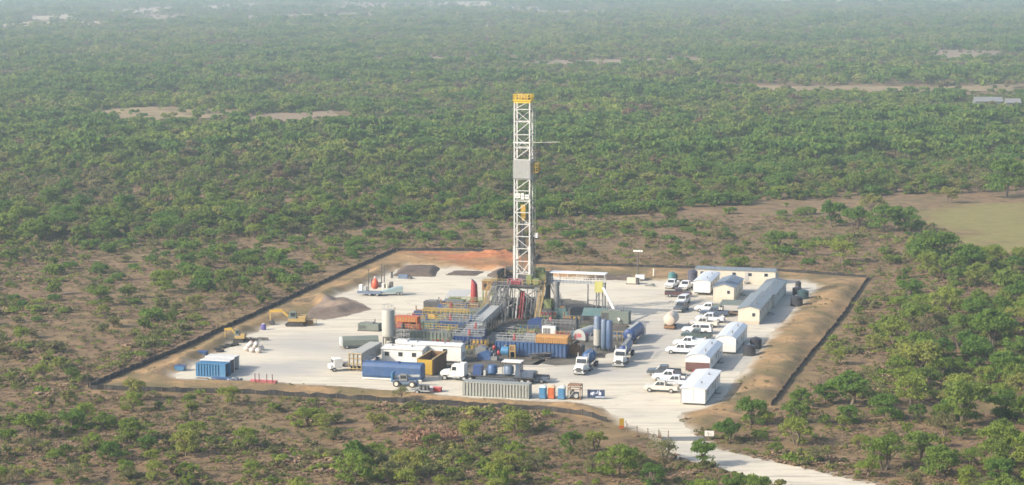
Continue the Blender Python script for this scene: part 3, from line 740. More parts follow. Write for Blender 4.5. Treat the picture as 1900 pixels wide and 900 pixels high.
# ------------------------------------------------------------------ heaps and pits at the back
SPOIL = flat_material('dark_spoil', (0.075, 0.06, 0.05), (0.15, 0.115, 0.09), 0.5); EARTH = flat_material('brown_earth', (0.13, 0.10, 0.08), (0.24, 0.185, 0.14), 0.35)
def heap(label, px, h, mat, flat=True, seed=1):
    w = W2(px); c = w.mean(0); q = random.Random(seed)
    xs = np.arange(w[:, 0].min() - .5, w[:, 0].max() + .6, 0.55); ys = np.arange(w[:, 1].min() - .5, w[:, 1].max() + .6, 0.75)
    X, Y = np.meshgrid(xs, ys); d = np.where(inside(X, Y, w), polydist(X, Y, w), -polydist(X, Y, w)) + 0.3 * vnoise(X, Y, 1.5, seed)
    if flat: z = h * np.clip(d / 1.6, 0, 1) * (0.85 + 0.15 * vnoise(X, Y, 2, seed + 1))
    else: z = h * np.clip(d / d.max(), 0, 1) ** 0.8 * (0.9 + 0.25 * vnoise(X, Y, 2.5, seed + 1))
    z = np.where(d > 0, z + 0.04, -0.05) + (0 if flat else 1) * land(X, Y)[0]; ny, nx = X.shape
    i = np.arange(nx * ny).reshape(ny, nx); k = np.stack([i[:-1, :-1], i[:-1, 1:], i[1:, 1:], i[1:, :-1]], -1).reshape(-1, 4)
    k = k[(d.ravel()[k] > 0).any(1)]
    me = quads('spoil_heap', np.stack([X - c[0], Y - c[1], z], -1).reshape(-1, 3), k, [mat])
    o = bpy.data.objects.new('spoil_heap', me); COL.objects.link(o); o.location = (c[0], c[1], 0.0)
    return tag(o, label, 'heap')
heap('large dark flat spoil heap below the orange clay bank', [(728, 512), (745, 496), (818, 495), (806, 514)], 0.9, SPOIL, seed=2)
heap('low dark strip of spoil in the middle of the back edge', [(824, 511), (842, 502), (900, 504), (884, 512)], 0.4, SPOIL, seed=3)
heap('dark flat spoil heap just beside the mast', [(902, 513), (920, 498), (1000, 502), (1000, 520), (930, 518)], 0.9, SPOIL, seed=4)
heap('long dark strip of spoil behind the white platform', [(1085, 519), (1095, 510), (1180, 512), (1180, 521)], 0.6, SPOIL, seed=5)
heap('low brown earth mound beside the yellow excavator', [(566, 592), (580, 572), (612, 553), (640, 551), (672, 563), (692, 574), (640, 588), (600, 594)], 0.35, EARTH, False, 6)

# ------------------------------------------------------------------ the drilling rig
FL = 7.6                                     # height of the rig floor
rp = P(971, 520, FL); rp = Vector((rp.x, rp.y, 0))
rig = thing('drilling_rig', 'tall white lattice drilling mast on a dark steel rig floor', 'drilling rig', rp)
mast = MB(); HX, HY = 1.72, 1.25
zs = [FL, 9.2, 12.0, 14.8, 17.5, 20.2, 22.8, 25.3, 27.6, 30.1, 34.4, 37.0, 39.9, 42.7, 45.4, 47.2]
for x in (-HX, HX):
    for y in (-HY, HY):
        mast.box(x - .135, x + .135, y - .135, y + .135, FL, 47.2)
        mast.box(x - .23, x + .23, y - .23, y + .23, FL + 0.02, 15.4)
for i, z in enumerate(zs[1:]):
    for y in (-HY, HY):
        if y < 0 or i % 2 == 0: mast.box(-HX, HX, y - .075, y + .075, z - .085, z + .085)
    for x in (-HX, HX): mast.box(x - .08, x + .08, -HY, HY, z - .08, z + .08)
for i, (a, b) in enumerate(zip(zs[1:], zs[2:])):
    s = 1 if i % 2 else -1
    if i not in (8,): mast.bar((-s * HX, -HY, a), (s * HX, -HY, b), 0.075)
    for x in (-HX, HX): mast.bar((x, -s * HY, a), (x, s * HY, b), 0.055)
    if i > 8: mast.bar((s * HX, HY, a), (-s * HX, HY, b), 0.05)
mast.bar((-HX, -HY, 12), (0, -HY, 9.2), 0.1); mast.bar((HX, -HY, 12), (0, -HY, 9.2), 0.1)
mast = mast.build('mast', MASTW, rig)
cp = MB().box(-2.0, 2.0, -1.6, 1.6, 47.25, 47.45); cp.rail([(-1.95, -1.55), (1.95, -1.55), (1.95, 1.55), (-1.95, 1.55), (-1.95, -1.55)], 47.45, 1.15, 0.7, 0.06)
cp.box(-1.85, 1.85, -1.4, 1.4, 46.8, 47.24); cp = cp.build('crown_platform', M('bright_yellow_paint', (0.60, 0.42, 0.03), 0.5, 0.12), mast)
mb = MB()
for y in (-.6, 0, .6): mb.cyl((-.5, y - .12, 48.2), (-.5, y + .12, 48.2), 0.62, n=14)
mb.box(.1, 1.2, -.8, .8, 47.52, 48.4); mb.build('crown_sheave', TANYEL, mast)
MB().bar((1.2, .6, 47.5), (1.2, .6, 51.2), 0.045).build('aerial', STEEL, mast)
mb = MB().box(-1.95, 1.95, -1.62, -1.5, 30.3, 34.3).box(1.88, 1.98, -1.5, 1.5, 30.3, 34.3).box(-1.98, -1.88, -1.5, 1.5, 30.3, 34.3)
for k in range(12): mb.box(-1.9 + k * .33, -1.84 + k * .33, -1.66, -1.62, 30.3, 34.3)
mb.build('wind_wall', LSTEEL, mast)
mb = MB().box(2.1, 3.5, -.9, .9, 31.6, 31.72); mb.rail([(2.1, -.85), (3.45, -.85), (3.45, .85), (2.1, .85)], 31.7, 1.9, .5, .06); mb.build('escape_basket', YELLOW, mast)
mb = MB().cyl((HX, -.9, 38.2), (8.3, -1.2, 38.45), .05, .035, 6).box(-HX - .25, HX + .2, -HY - .1, -HY + .1, 38.0, 38.3); mb.build('boom_pole', WHITE, mast)
mb = MB().box(-1.65, -.35, -1.5, -1.42, 26.0, 27.0).box(-.2, 0.5, -1.5, -1.42, 25.75, 27.1).box(.7, 1.65, -1.5, -1.42, 25.9, 26.8); nb = mb.build('name_board', WHITE, mast)
mb = MB()
for x0, x1, z0, z1 in ((-1.55, -.45, 26.62, 26.72), (-1.55, -.45, 26.28, 26.38), (-.1, .4, 26.3, 26.42), (.8, 1.55, 26.3, 26.45)): mb.box(x0, x1, -1.53, -1.505, z0, z1)
mb.build('lettering', STEEL, nb)
mb = MB().box(-.5, .55, -.45, .45, 22.0, 24.4); mb.prism([(-.5, 21.98), (.55, 21.98), (.2, 20.9), (-.15, 20.9)], -.4, .4); mb.build('travelling_block', YELLOW, mast)
mb = MB().box(-.75, .1, -.35, .45, 13.2, 20.6).box(-.9, .3, -.5, .6, 14.6, 17.6); mb.build('top_drive', DARK, mast)
mb = MB()
for x in (-.35, -.12, .12, .35): mb.bar((x, .1, 24.4), (x, .0, 47.0), 0.03)
mb.build('drill_line', STEEL, mast)
MB().cyl((-.2, 0, FL), (-.2, 0, 13.2), .12, n=8).build('drill_pipe', LSTEEL, mast)
mb = MB()
for s in (1.95, 2.45): mb.bar((s, .9, FL), (s, .9, 46.5), .045)
for k in range(60): mb.bar((1.95, .9, FL + .6 + k * .64), (2.45, .9, FL + .6 + k * .64), .02)
mb.build('ladder', LSTEEL, mast)
mb = MB()
for i in range(5): mb.bar((2.2 + .18 * i, -.6 + .1 * i, FL + 2), (2.15 + .1 * i, -.2, 19.5 - i * .8), .05)
mb.bar((2.1, -.9, FL), (2.1, -.9, 30), .07); mb.build('hose', BLACK, mast)
MB().box(2.6, 3.3, -.5, .2, 17.2, 18.2).bar((1.9, -.2, 17.2), (3.3, -.2, 18.2), .07).build('tong_arm', WHITE, mast)
# substructure
sub = MB()
for x in (-4.8, 4.8):
    for y0 in (-6.0, 3.6):
        sub.box(x - .5, x + .5, y0 - .25, y0 + .25, 0, FL - .5)
    sub.box(x - .65, x + .65, -7.2, 5.2, 0.0, .7); sub.box(x - .6, x + .6, -6.8, 4.8, FL - 1.1, FL - .35)
    for k in range(3):
        y = -6.0 + k * 3.2
        sub.bar((x - .3, y, .7), (x - .3, y + 3.2, FL - 1.1), .16); sub.bar((x + .3, y + 3.2, .7), (x + .3, y, FL - 1.1), .16)
for y in (-6.0, 3.6):
    sub.box(-4.3, 4.3, y - .2, y + .2, FL - .9, FL - .36); sub.bar((-4.4, y, .8), (4.4, y, FL - 1), .14); sub.bar((4.4, y, .8), (-4.4, y, FL - 1), .14)
for x in (-1.9, 1.9): sub.box(x - .22, x + .22, -6.3, 4.2, FL - .9, FL - .36)
sub = sub.build('substructure', STEEL, rig)
mb = MB()
for x in (-3.4, -2.2, -1.1): mb.bar((x - .8, -7.4, .1), (x, -6.1, FL - .5), .17)
for x in (-.2, 2.6, 3.7): mb.bar((x - .3, -7.6, .1), (x, -6.3, FL - .5), .1)
for k in range(6): x = -4.2 + k * 1.65; mb.bar((x, -6.05, .7), (x, -6.05, FL - 1), .09)
for y in (-7.2, -5.0, 3.0): mb.bar((-8.4, y - .8, 0), (-5.2, y, FL - .6), .13).bar((8.0, y - .4, 0), (5.2, y, FL - .6), .11)
mb.build('raising_leg', STEEL, sub)
for x, mt in ((.55, WHITE), (1.35, RED), (1.9, PINK)): MB().cyl((x - .5, -7.0, .2), (x, -6.45, FL - 1.6), .2, .17, 8).build('hydraulic_ram', mt, sub)
MB().box(-.8, .8, -1.4, .2, .4, 2.2).cyl((0, -.6, 2.2), (0, -.6, 5.2), .55, n=12).box(-1.1, 1.1, -.9, -.3, 3.0, 3.8).build('blowout_preventer', RED, sub)
fl = MB().box(-5.6, 5.6, -6.9, 5.2, FL - .33, FL - .05).build('rig_floor', DARK, rig)
mb = MB().rail([(-5.5, -6.8), (-1.8, -6.8)], FL, 1.15, 1.1, .055).rail([(1.6, -6.8), (5.5, -6.8), (5.5, 5.1), (-5.5, 5.1), (-5.5, -6.8)], FL, 1.15, 1.3, .055); mb.build('handrail', TANYEL, fl)
dw = MB().box(.2, 4.6, 1.9, 4.7, FL, FL + 1.6); dw.cyl((.8, 3.2, FL + 1.75), (4.0, 3.2, FL + 1.75), .85, n=14); dw.build('drawworks', MOSS, rig)
MB().rail([(-1.7, -6.5), (1.4, -6.5)], FL, 1.3, .6, .07).box(-1.2, .8, -6.2, -5.6, FL, FL + .8).build('tool_rack', PINK, rig)
MB().box(2.0, 3.2, -5.6, -4.2, FL, FL + 1.9).box(3.6, 5.0, -6.2, -4.8, FL, FL + 1.3).build('control_cabin', MOSS, rig)
MB().cyl((-.2, -.2, FL), (-.2, -.2, FL + .35), 1.0, n=14).build('rotary_table', STEEL, rig)
dgh = MB().box(-8.3, -5.9, -4.2, -1.2, FL - 1.9, FL + .1).build('doghouse', RUST, rig)
MB().box(-8.5, -5.75, -4.4, -1.0, FL + .12, FL + .24).build('roof', TANYEL, dgh); MB().box(-7.9, -7.1, -4.26, -4.21, FL - 1.2, FL - .4).build('window', GLASS, dgh)
mb = MB()
for x in (-8.1, -6.0):
    for y in (-4.1, -1.3): mb.box(x - .13, x + .13, y - .13, y + .13, 0, FL - 1.92)
    mb.bar((x, -4.1, .3), (x, -1.3, FL - 2), .09)
mb.bar((-8.1, -4.1, .3), (-6, -4.1, FL - 2), .09); mb.build('stilt', MOSS, dgh)
def stair(name, a, b, wd, mat, parent):
    a, b = Vector(a), Vector(b); d = b - a; s = Vector((-d.y, d.x, 0)).normalized() * wd / 2; mb = MB(); n = max(4, int(d.length / .32))
    for g in (s, -s):
        mb.bar(a + g, b + g, .09); mb.bar(a + g + Vector((0, 0, 1)), b + g + Vector((0, 0, 1)), .045)
        for i in range(0, n + 1, 4): mb.bar(a + g + d * (i / n), a + g + d * (i / n) + Vector((0, 0, 1)), .04)
    for i in range(n + 1):
        c = a + d * (i / n); mb.bar(c + s, c - s, .07)
    return mb.build(name, mat, parent)
stair('stair', (5.9, -12.0, 0), (5.9, -5.8, FL), 1.0, TANYEL, rig); stair('stair', (-6.2, -11.5, 0), (-6.2, -5.2, FL - .4), 1.0, TANYEL, rig); stair('stair', (9.6, 1.8, 0), (5.8, 1.8, FL), 1.0, LSTEEL, rig)
MB().box(5.9, 8.1, -6.6, -3.0, 0, 2.6).build('accumulator_unit', DARK, rig); MB().box(6.2, 7.8, -6.3, -3.2, 2.62, 4.4).build('bottle_rack', MOSS, rig)
MB().cyl((8.7, -5.0, 0), (8.7, -5.0, 7.6), .62, n=12).cyl((8.7, -5.0, 7.62), (8.7, -5.0, 8.4), .75, n=12).build('gas_separator', STEEL, rig)
mb = MB(); q = random.Random(3)
for i in range(34): x, y, z = q.uniform(-4.4, 4.4), q.uniform(-6.4, 3.4), q.uniform(.5, 4.5); mb.bar((x, y, 0), (x + q.uniform(-1.2, 1.2), y + q.uniform(-.8, .8), z), q.uniform(.07, .16))
for i in range(10): x, y = q.uniform(-4, 4), q.uniform(-6, 3); mb.box(x - .6, x + .6, y - .5, y + .5, 0, q.uniform(.8, 2.2))
mb.build('pipework', STEEL, rig)
for x in (-5.62, 5.58): MB().box(x - .03, x + .03, -1.5, 4.8, FL, FL + 2.0).build('wind_screen', DARK, fl)
MB().box(-5.4, -1.8, 5.14, 5.2, FL, FL + 2.2).build('wind_screen', DARK, fl)
MB().box(-5.2, -3.1, -6.6, 3, .72, 2.5).box(2.6, 4.2, -5.6, 3, .72, 3.6).box(-2, .2, 1, 3.4, 0, 2.9).build('base_machinery', DARK, rig)
# white platform on tall posts beside the floor
pl = thing('elevated_platform', 'white roofed platform on tall posts joined to the rig floor', 'platform', rp + U * 5.75 + V * 1.0)
MB().box(0, 12.4, -1.5, 1.7, FL - .25, FL - .05).build('deck', LSTEEL, pl)
MB().box(-.2, 12.5, -.1, 2.9, FL + 1.7, FL + 1.86).build('roof', M('white_sheet_roof', (0.66, 0.67, 0.66), 0.4, 0.04), pl)
mb = MB().rail([(0, -1.45), (12.3, -1.45), (12.3, 1.6)], FL - .05, 1.1, .75, .045)
for i in range(7): mb.bar((i * 2.05, 1.65, FL - .05), (i * 2.05, 1.65, FL + 1.7), .06); mb.bar((i * 2.05, .05, FL - .05), (i * 2.05, .05, FL + 1.7), .05)
mb.build('handrail', WHITE, pl)
for x, y in ((8.9, -1.2), (10.8, -1.2), (12.2, -1.2), (12.2, 1.4), (10.8, 1.4)): MB().cyl((x, y, 0), (x, y, FL - .26), .16, n=8).build('post', STEEL, pl)
MB().bar((8.9, -1.2, 3.8), (12.2, -1.2, 3.8), .09).bar((8.9, -1.2, .3), (12.2, -1.2, FL - .4), .07).build('brace', STEEL, pl)
MB().box(10.6, 12.4, -2.2, -1.5, FL - 1.9, FL + .5).build('electric_cabinet', M('yellow_green_cabinet', (0.40, 0.38, 0.12), 0.6, 0.2), pl)
fp = thing('slanting_pipe', 'long white pipe slanting down from the raised platform to the tanks', 'pipe', rp + U * 18.0 + V * -.6)
q1 = P(1150, 603); d = q1 - fp.location; lx, ly = d.dot(U), d.dot(V)
MB().cyl((0, 0, FL - .6), (lx, ly, .9), .30, .26, 10).build('tube', WHITE, fp)
for t in (.35, .7, 1.0):
    z = (FL - .6) * (1 - t) + .9 * t - .3; MB().bar((lx * t - .5, ly * t, 0), (lx * t, ly * t, z), .07).bar((lx * t + .5, ly * t, 0), (lx * t, ly * t, z), .07).build('trestle', STEEL, fp)
# catwalk and ramp
cw = thing('catwalk', 'long grey pipe catwalk with ramp up to the rig floor', 'catwalk', (846, 646), A0, half=0)
top = rp + V * -7.0 + U * -2.8; d = top - cw.location; L = d.length; ang = math.atan2(d.y, d.x); cw.rotation_euler = (0, 0, ang)
K = L - 6.5                                  # the deck rises from 1.3 m to 3.9 m, then the steep ramp starts
zk = lambda x: 1.3 + 2.6 * x / K
def slab(mb, x0, x1, y0, y1, o0, o1): return mb.hexa([(x0, y0, zk(x0) + o0), (x1, y0, zk(x1) + o0), (x1, y1, zk(x1) + o0), (x0, y1, zk(x0) + o0), (x0, y0, zk(x0) + o1), (x1, y0, zk(x1) + o1), (x1, y1, zk(x1) + o1), (x0, y1, zk(x0) + o1)])
slab(MB(), 0, K * .45, -1.2, 1.2, -.25, 0).build('deck', STEEL, cw)
mb = MB(); slab(mb, K * .45, K, -1.45, 1.45, -.2, .1); slab(mb, K * .45, K, -1.6, -1.46, -.1, .6); slab(mb, K * .45, K, 1.46, 1.6, -.1, .6); mb.build('trough', LSTEEL, cw)
mb = MB(); x = .4
while x < K:
    mb.box(x, x + .25, -1.1, -.9, 0, zk(x) - .26).box(x, x + .25, .9, 1.1, 0, zk(x) - .26); mb.bar((x, -1, .2), (x, 1, zk(x) - .4), .07)
    if x + 2.1 < K: mb.bar((x, -1, .3), (x + 2.1, -1, zk(x) - .4), .08)
    x += 2.1
mb.build('trestle', DARK, cw)
mb = MB()
for y in (-1.3, -.45, .45, 1.3): mb.bar((K - .3, y, 3.7), (L, y, FL - .3), .13)
for k in range(9): t = k / 8; mb.bar((K + 6.5 * t, -1.3, 3.8 + 3.5 * t), (K + 6.5 * t, 1.3, 3.8 + 3.5 * t), .08)
mb.build('ramp', STEEL, cw)
mb = MB()
for y in (-1.7, 1.7):
    mb.bar((K - .3, y, 4.9), (L, y, FL + .9), .05)
    for k in range(7): t = k / 6; mb.bar((K + 6.5 * t, y, 3.8 + 3.5 * t), (K + 6.5 * t, y, 4.9 + 3.5 * t), .05)
for x in (K + 1.5, K + 4): mb.bar((x, -1.2, 0), (x, -1.2, 3.8 + (x - K) * .53), .12).bar((x, 1.2, 0), (x, 1.2, 3.8 + (x - K) * .53), .12)
mb.build('ramp_rail', STEEL, cw)
mb = MB()
for y in (-2.5, 2.5):
    mb.bar((0, y, zk(0) + 1.0), (K, y, zk(K) + 1.0), .05).bar((0, y, zk(0) + .5), (K, y, zk(K) + .5), .04)
    for k in range(14): x = K * k / 13; mb.bar((x, y, 0), (x, y, zk(x) + 1.0), .05)
mb.build('handrail', STEEL, cw)
mb = MB(); slab(mb, 0, K, 1.7, 2.5, -.2, -.1); slab(mb, 0, K, -2.5, -1.7, -.2, -.1); mb.build('walkway', DARK, cw)
def pipe_rack(label, at, n, ln, mat, half=0.0, rot=A0 + R(90)):
    t = thing('pipe_rack', label, 'pipe rack', at, rot, 'racks of drill pipe beside the catwalk', half)
    MB().box(-ln / 2 + .8, -ln / 2 + 1.1, -n * .13 - .3, n * .13 + .3, 0, .9).box(ln / 2 - 1.1, ln / 2 - .8, -n * .13 - .3, n * .13 + .3, 0, .9).build('stand', DARK, t)
    mb = MB(); q = random.Random(n)
    for i in range(n):
        for k in range(2): y = (i - n / 2 + .5) * .25; s = q.uniform(-.3, .3); mb.cyl((-ln / 2 + s, y, 1.03 + k * .23), (ln / 2 + s, y, 1.03 + k * .23), .1, n=6)
    mb.build('pipe_layer', mat, t); return t
pipe_rack('dark rack of drill pipe along the near side of the catwalk', (912, 642), 14, 11, DARK, 3)
pipe_rack('grey rack of drill pipe between the catwalk and the blue mud tanks', (828, 632), 10, 10, STEEL, 3)

# ------------------------------------------------------------------ tanks, pumps and engines round the rig
def mud_tank(label, at, L, W, H, mat, rail=TANYEL, rot=A0, half=None, agit=3, railmat=None, ribs=True):
    t = thing('mud_tank', label, 'mud tank', at, rot, 'mud tanks round the rig', W / 2 if half is None else half)
    mb = MB().box(-L / 2, L / 2, -W / 2, W / 2, .3, H)
    n = int(L / .75)
    if ribs:
        for i in range(n + 1):
            x = -L / 2 + .06 + i * (L - .12) / n
            for s in (-1, 1): mb.box(x - .09, x + .09, s * (W / 2 + .08) - .08, s * (W / 2 + .08) + .08, .35, H - .1)
    mb.build('tank_body', mat, t)
    MB().box(-L / 2 - .2, L / 2 + .2, -W / 2 + .2, -W / 2 + .45, 0, .3).box(-L / 2 - .2, L / 2 + .2, W / 2 - .45, W / 2 - .2, 0, .3).build('skid', DARK, t)
    mb = MB().box(-L / 2, L / 2, -W / 2, -W / 2 + .8, H + .02, H + .07).box(-L / 2, L / 2, W / 2 - .8, W / 2, H + .02, H + .07).box(-L / 2, L / 2, -.35, .35, H + .02, H + .08); mb.build('walkway', STEEL, t)
    MB().rail([(-L / 2 + .1, -W / 2 + .08), (L / 2 - .1, -W / 2 + .08), (L / 2 - .1, W / 2 - .08), (-L / 2 + .1, W / 2 - .08), (-L / 2 + .1, -W / 2 + .08)], H + .07, 1.05, 1.4, .045).build('handrail', rail, t)
    for i in range(agit):
        x = -L / 2 + (i + .5) * L / agit; MB().box(x - .35, x + .35, -.3, .3, H + .1, H + .5).cyl((x, 0, H + .5), (x, 0, H + 1.25), .25, n=10).build('agitator', (RED, BLUE, MOSS)[i % 3], t)
    return t
mt1 = mud_tank('long blue ribbed tank with white walkway right of the parked blue truck', (984, 663), 14.2, 2.8, 3.0, BLUE, LSTEEL, agit=2)
oc = thing('orange_cover', 'faded orange cover lying over the end of the long blue tank', 'cover', mt1.location + U * 4.3 + Vector((0, 0, 3.0)))
mb = MB().box(-3.2, 3.2, -1.6, 1.6, .1, 1.15).prismx([(-1.6, 1.15), (1.6, 1.15), (1.0, 1.45), (-1.0, 1.45)], -3.2, 3.2)
for i in range(14): mb.box(-3.1 + i * .46, -3.0 + i * .46, -1.68, -1.6, .1, 1.15)
mb.build('tarpaulin', M('faded_orange_cloth', (0.36, 0.19, 0.06), 0.8, 0.25), oc); MB().box(-3.3, 3.3, -1.66, 1.66, 0.0, .09).build('frame', RUST, oc)
mud_tank('blue mud tank close behind the catwalk with pale walkway', (852, 622), 9.0, 2.8, 2.8, BLUE, LSTEEL, agit=2)
mud_tank('deep blue low tank just behind the white building', (868, 645), 6.0, 2.6, 2.3, DBLUE, LSTEEL, agit=1)
mud_tank('grey green mud tank with yellow rails behind the white building', (802, 637), 9.5, 3.0, 2.4, GREYGREEN, YELLOW)
mud_tank('teal mud tank with yellow rails near the orange shaker shed', (788, 617), 8.5, 2.8, 2.4, TEAL, YELLOW)
mud_tank('dark mud tank under the olive engines, nearest the red column', (862, 594), 10.5, 3.0, 2.3, GREYGREEN, TANYEL)
mud_tank('small blue tank standing at the foot of the ramp', (880, 632), 4.0, 2.4, 2.2, DBLUE, LSTEEL, agit=1)
st = mud_tank('dark tank carrying the orange shaker shed beside the silo', (752, 632), 6.4, 2.8, 2.3, DARK, TANYEL, agit=0)
sh = thing('shaker_shed', 'bright orange shaker shed standing on the dark tank', 'shed', st.location + Vector((0, 0, 2.42)))
mb = MB().box(-2.3, 2.3, -1.0, 1.0, .1, 1.0); mb.build('shaker_bed', PINK, sh)
mb = MB().box(-2.5, 2.5, -1.2, 1.2, 2.2, 2.5).box(-2.5, 2.5, -1.22, -1.1, 1.45, 2.2).box(2.4, 2.52, -1.2, 1.2, .2, 2.2).box(-2.5, 2.5, 1.1, 1.22, .2, 2.2); mb.build('canopy', ORANGE, sh); mb = MB()
for k in range(8): mb.box(-2.4 + k * .6, -2.15 + k * .6, -1.27, -1.225, 1.5, 2.4)
mb.build('slat', TANYEL, sh)
mb = MB()
for x in (-2.4, -.8, .8, 2.4): mb.box(x - .06, x + .06, -1.2, -1.08, .1, 1.45)
mb.build('post', ORANGE, sh)
MB().cyl((-.6, -1.3, .2), (-.6, -1.3, 1.1), .3, n=10).build('pump_motor', DARK, sh)
def engine(label, at, mat, s=1.0, rot=A0, pump=False, grp='engine and pump skids among the tanks'):
    t = thing('pump_skid' if pump else 'engine_skid', label, 'pump' if pump else 'engine', at, rot, grp, 1.0 * s)
    MB().box(-2.2 * s, 2.2 * s, -.9 * s, .9 * s, 0, .3).build('skid', DARK, t)
    if pump:
        MB().prism([(-2.0 * s, .32), (.4 * s, .32), (.4 * s, 1.5 * s), (-.6 * s, 1.9 * s), (-2.0 * s, 1.3 * s)], -.75 * s, .75 * s).build('gear_case', mat, t)
        mb = MB().box(.45 * s, 1.6 * s, -.7 * s, .7 * s, .32, 1.0 * s)
        for y in (-.45, 0, .45): mb.cyl((1.0 * s, y * s, 1.0 * s), (1.0 * s, y * s, 1.45 * s), .17 * s, n=8)
        mb.build('fluid_end', STEEL, t); MB().blob((1.75 * s, 0, 1.6 * s), (.35 * s, .35 * s, .45 * s), 1, 6, .02).build('pulsation_ball', RED, t, True)
    else:
        MB().box(-1.4 * s, 1.0 * s, -.55 * s, .55 * s, .32, 1.5 * s).box(-1.1 * s, .7 * s, -.35 * s, .35 * s, 1.5 * s, 1.9 * s).build('engine_block', mat, t)
        MB().box(1.1 * s, 1.5 * s, -.8 * s, .8 * s, .32, 2.0 * s).build('radiator', DARK, t)
        mb = MB().cyl((-.8 * s, .2 * s, 1.9 * s), (-.8 * s, .2 * s, 2.9 * s), .12 * s, n=8).cyl((-.8 * s, .2 * s, 2.0 * s), (.4 * s, .2 * s, 2.0 * s), .16 * s, n=8); mb.build('exhaust', RUST, t)
    return t
engine('olive engine skid standing behind the dark mud tank', (835, 585), MOSS, 1.1); engine('blue engine skid standing beside the dark green box', (822, 583), BLUE, 1.1)
engine('yellow engine skid behind the teal tank', (800, 600), TANYEL, 1.0); engine('red pump skid beyond the top of the catwalk', (906, 582), RED, 1.0, pump=True)
engine('blue pump skid just right of the white truck trailer tanks', (905, 672), BLUE, 1.1, pump=True); engine('olive pump skid on the near side of the ramp foot', (897, 662), STEEL, 1.1, pump=True)
engine('grey engine skid between the rig base and the white hut', (985, 640), STEEL, 1.2); engine('blue pump skid under the right side of the rig floor', (1000, 612), DBLUE, 1.3, pump=True)
engine('rusty engine skid right of the orange covered tank', (1066, 662), RUST, 1.1); engine('red pump skid before the half round grey tank', (1085, 634), PINK, 1.1, pump=True)
engine('dark engine skid just behind the half round grey tank', (1052, 614), DARK, 1.3); engine('teal engine skid beyond the white platform posts', (1040, 596), TEAL, 1.4)
engine('olive pump skid between the grey green tank and the silo', (738, 612), MOSS, 1.1, pump=True); engine('deep blue engine skid at the back of the teal tank', (776, 596), DBLUE, 1.1)
def genset(label, at, L, W, H, mat, half=None, rot=A0):
    t = thing('generator_house', label, 'generator', at, rot, 'generator houses by the tanks', W / 2 if half is None else half)
    MB().box(-L / 2, L / 2, -W / 2, W / 2, .25, H).build('housing', mat, t, bevel=.06); MB().box(-L / 2 - .1, L / 2 + .1, -W / 2 - .02, W / 2 + .02, 0, .24).build('skid', DARK, t)
    mb = MB()
    for k in range(5): mb.box(-L / 2 + .3 + k * .32, -L / 2 + .5 + k * .32, -W / 2 - .04, -W / 2 - .002, .6, H - .4)
    mb.build('louvre_panel', DARK, t); MB().cyl((L / 4, 0, H), (L / 4, 0, H + .9), .16, n=8).box(-L / 4, L / 4 - .3, -.4, .4, H + .01, H + .3).build('exhaust', STEEL, t)
    return t
genset('dark grey generator house left of the blue engines', (803, 577), 4.4, 2.2, 2.1, DARK)
genset('blue grey generator house under the white canvas', (842, 573), 4.6, 2.2, 2.0, BLUEGREY)
genset('grey box with dark shutters beyond the three vertical tanks', (1140, 602), 6.2, 2.6, 2.8, GREYGREEN)
genset('small white hut between the rig and the orange cover', (1018, 625), 2.9, 2.4, 2.2, WHITE)
genset('low grey green skip behind the silver dump trailer', (683, 615), 4.6, 2.2, 1.6, GREYGREEN)
cv = thing('canvas_shade', 'pale canvas shade sloping above the generator behind the tanks', 'shade', (850, 571)); MB().hexa([(-2.6, -1.6, 2.5), (2.6, -1.6, 2.9), (2.6, 2.4, 3.9), (-2.6, 2.4, 3.5), (-2.6, -1.6, 2.56), (2.6, -1.6, 2.96), (2.6, 2.4, 3.96), (-2.6, 2.4, 3.56)]).build('canvas', LSTEEL, cv)
for x, y, h in ((-2.5, -1.5, 2.5), (2.5, -1.5, 2.85), (2.5, 2.3, 3.85), (-2.5, 2.3, 3.45)): MB().bar((x, y, 0), (x, y, h), .07).build('pole', STEEL, cv)
tt = thing('teal_tent', 'teal tent roof with sloping sides behind the half round tank', 'tent', (1105, 596)); MB().prismx([(-2.2, 1.5), (2.2, 1.5), (0, 2.9)], -2.6, 2.6).build('roof', TEAL, tt)
for x in (-2.4, 2.4):
    for y in (-2, 2): MB().bar((x, y, 0), (x, y, 1.5), .07).build('pole', STEEL, tt)
rc = thing('red_column', 'tall red tapered column with slanted top on a rusty stand', 'vessel', (880, 578))
mb = MB().lathe([(.92, 1.9), (.86, 3.2), (.72, 5.9), (.62, 6.4)], 12); 
mb.v = [(x, y, z + (0.9 * (x + .7) * -1 + 1 if z > 6.2 else 0)) for x, y, z in mb.v]; mb.build('vessel', RED, rc)
MB().box(-.95, .95, -.95, .95, 0.0, 1.6).build('stand', RUST, rc); MB().box(-1.15, 1.15, -1.15, 1.15, 1.62, 1.85).build('flange', LSTEEL, rc)
rv = thing('red_valve_stack', 'small red valve stack beside the top of the ramp', 'valve', (905, 580)); MB().box(-.5, .5, -.5, .5, 0, 1.0).cyl((0, 0, 1.0), (0, 0, 2.2), .4, n=10).build('body', RED, rv); MB().cyl((-.9, 0, 1.5), (.9, 0, 1.5), .3, n=10).cyl((-1.0, 0, 1.5), (-.9, 0, 1.5), .5, n=10).build('side_outlet', RED, rv)
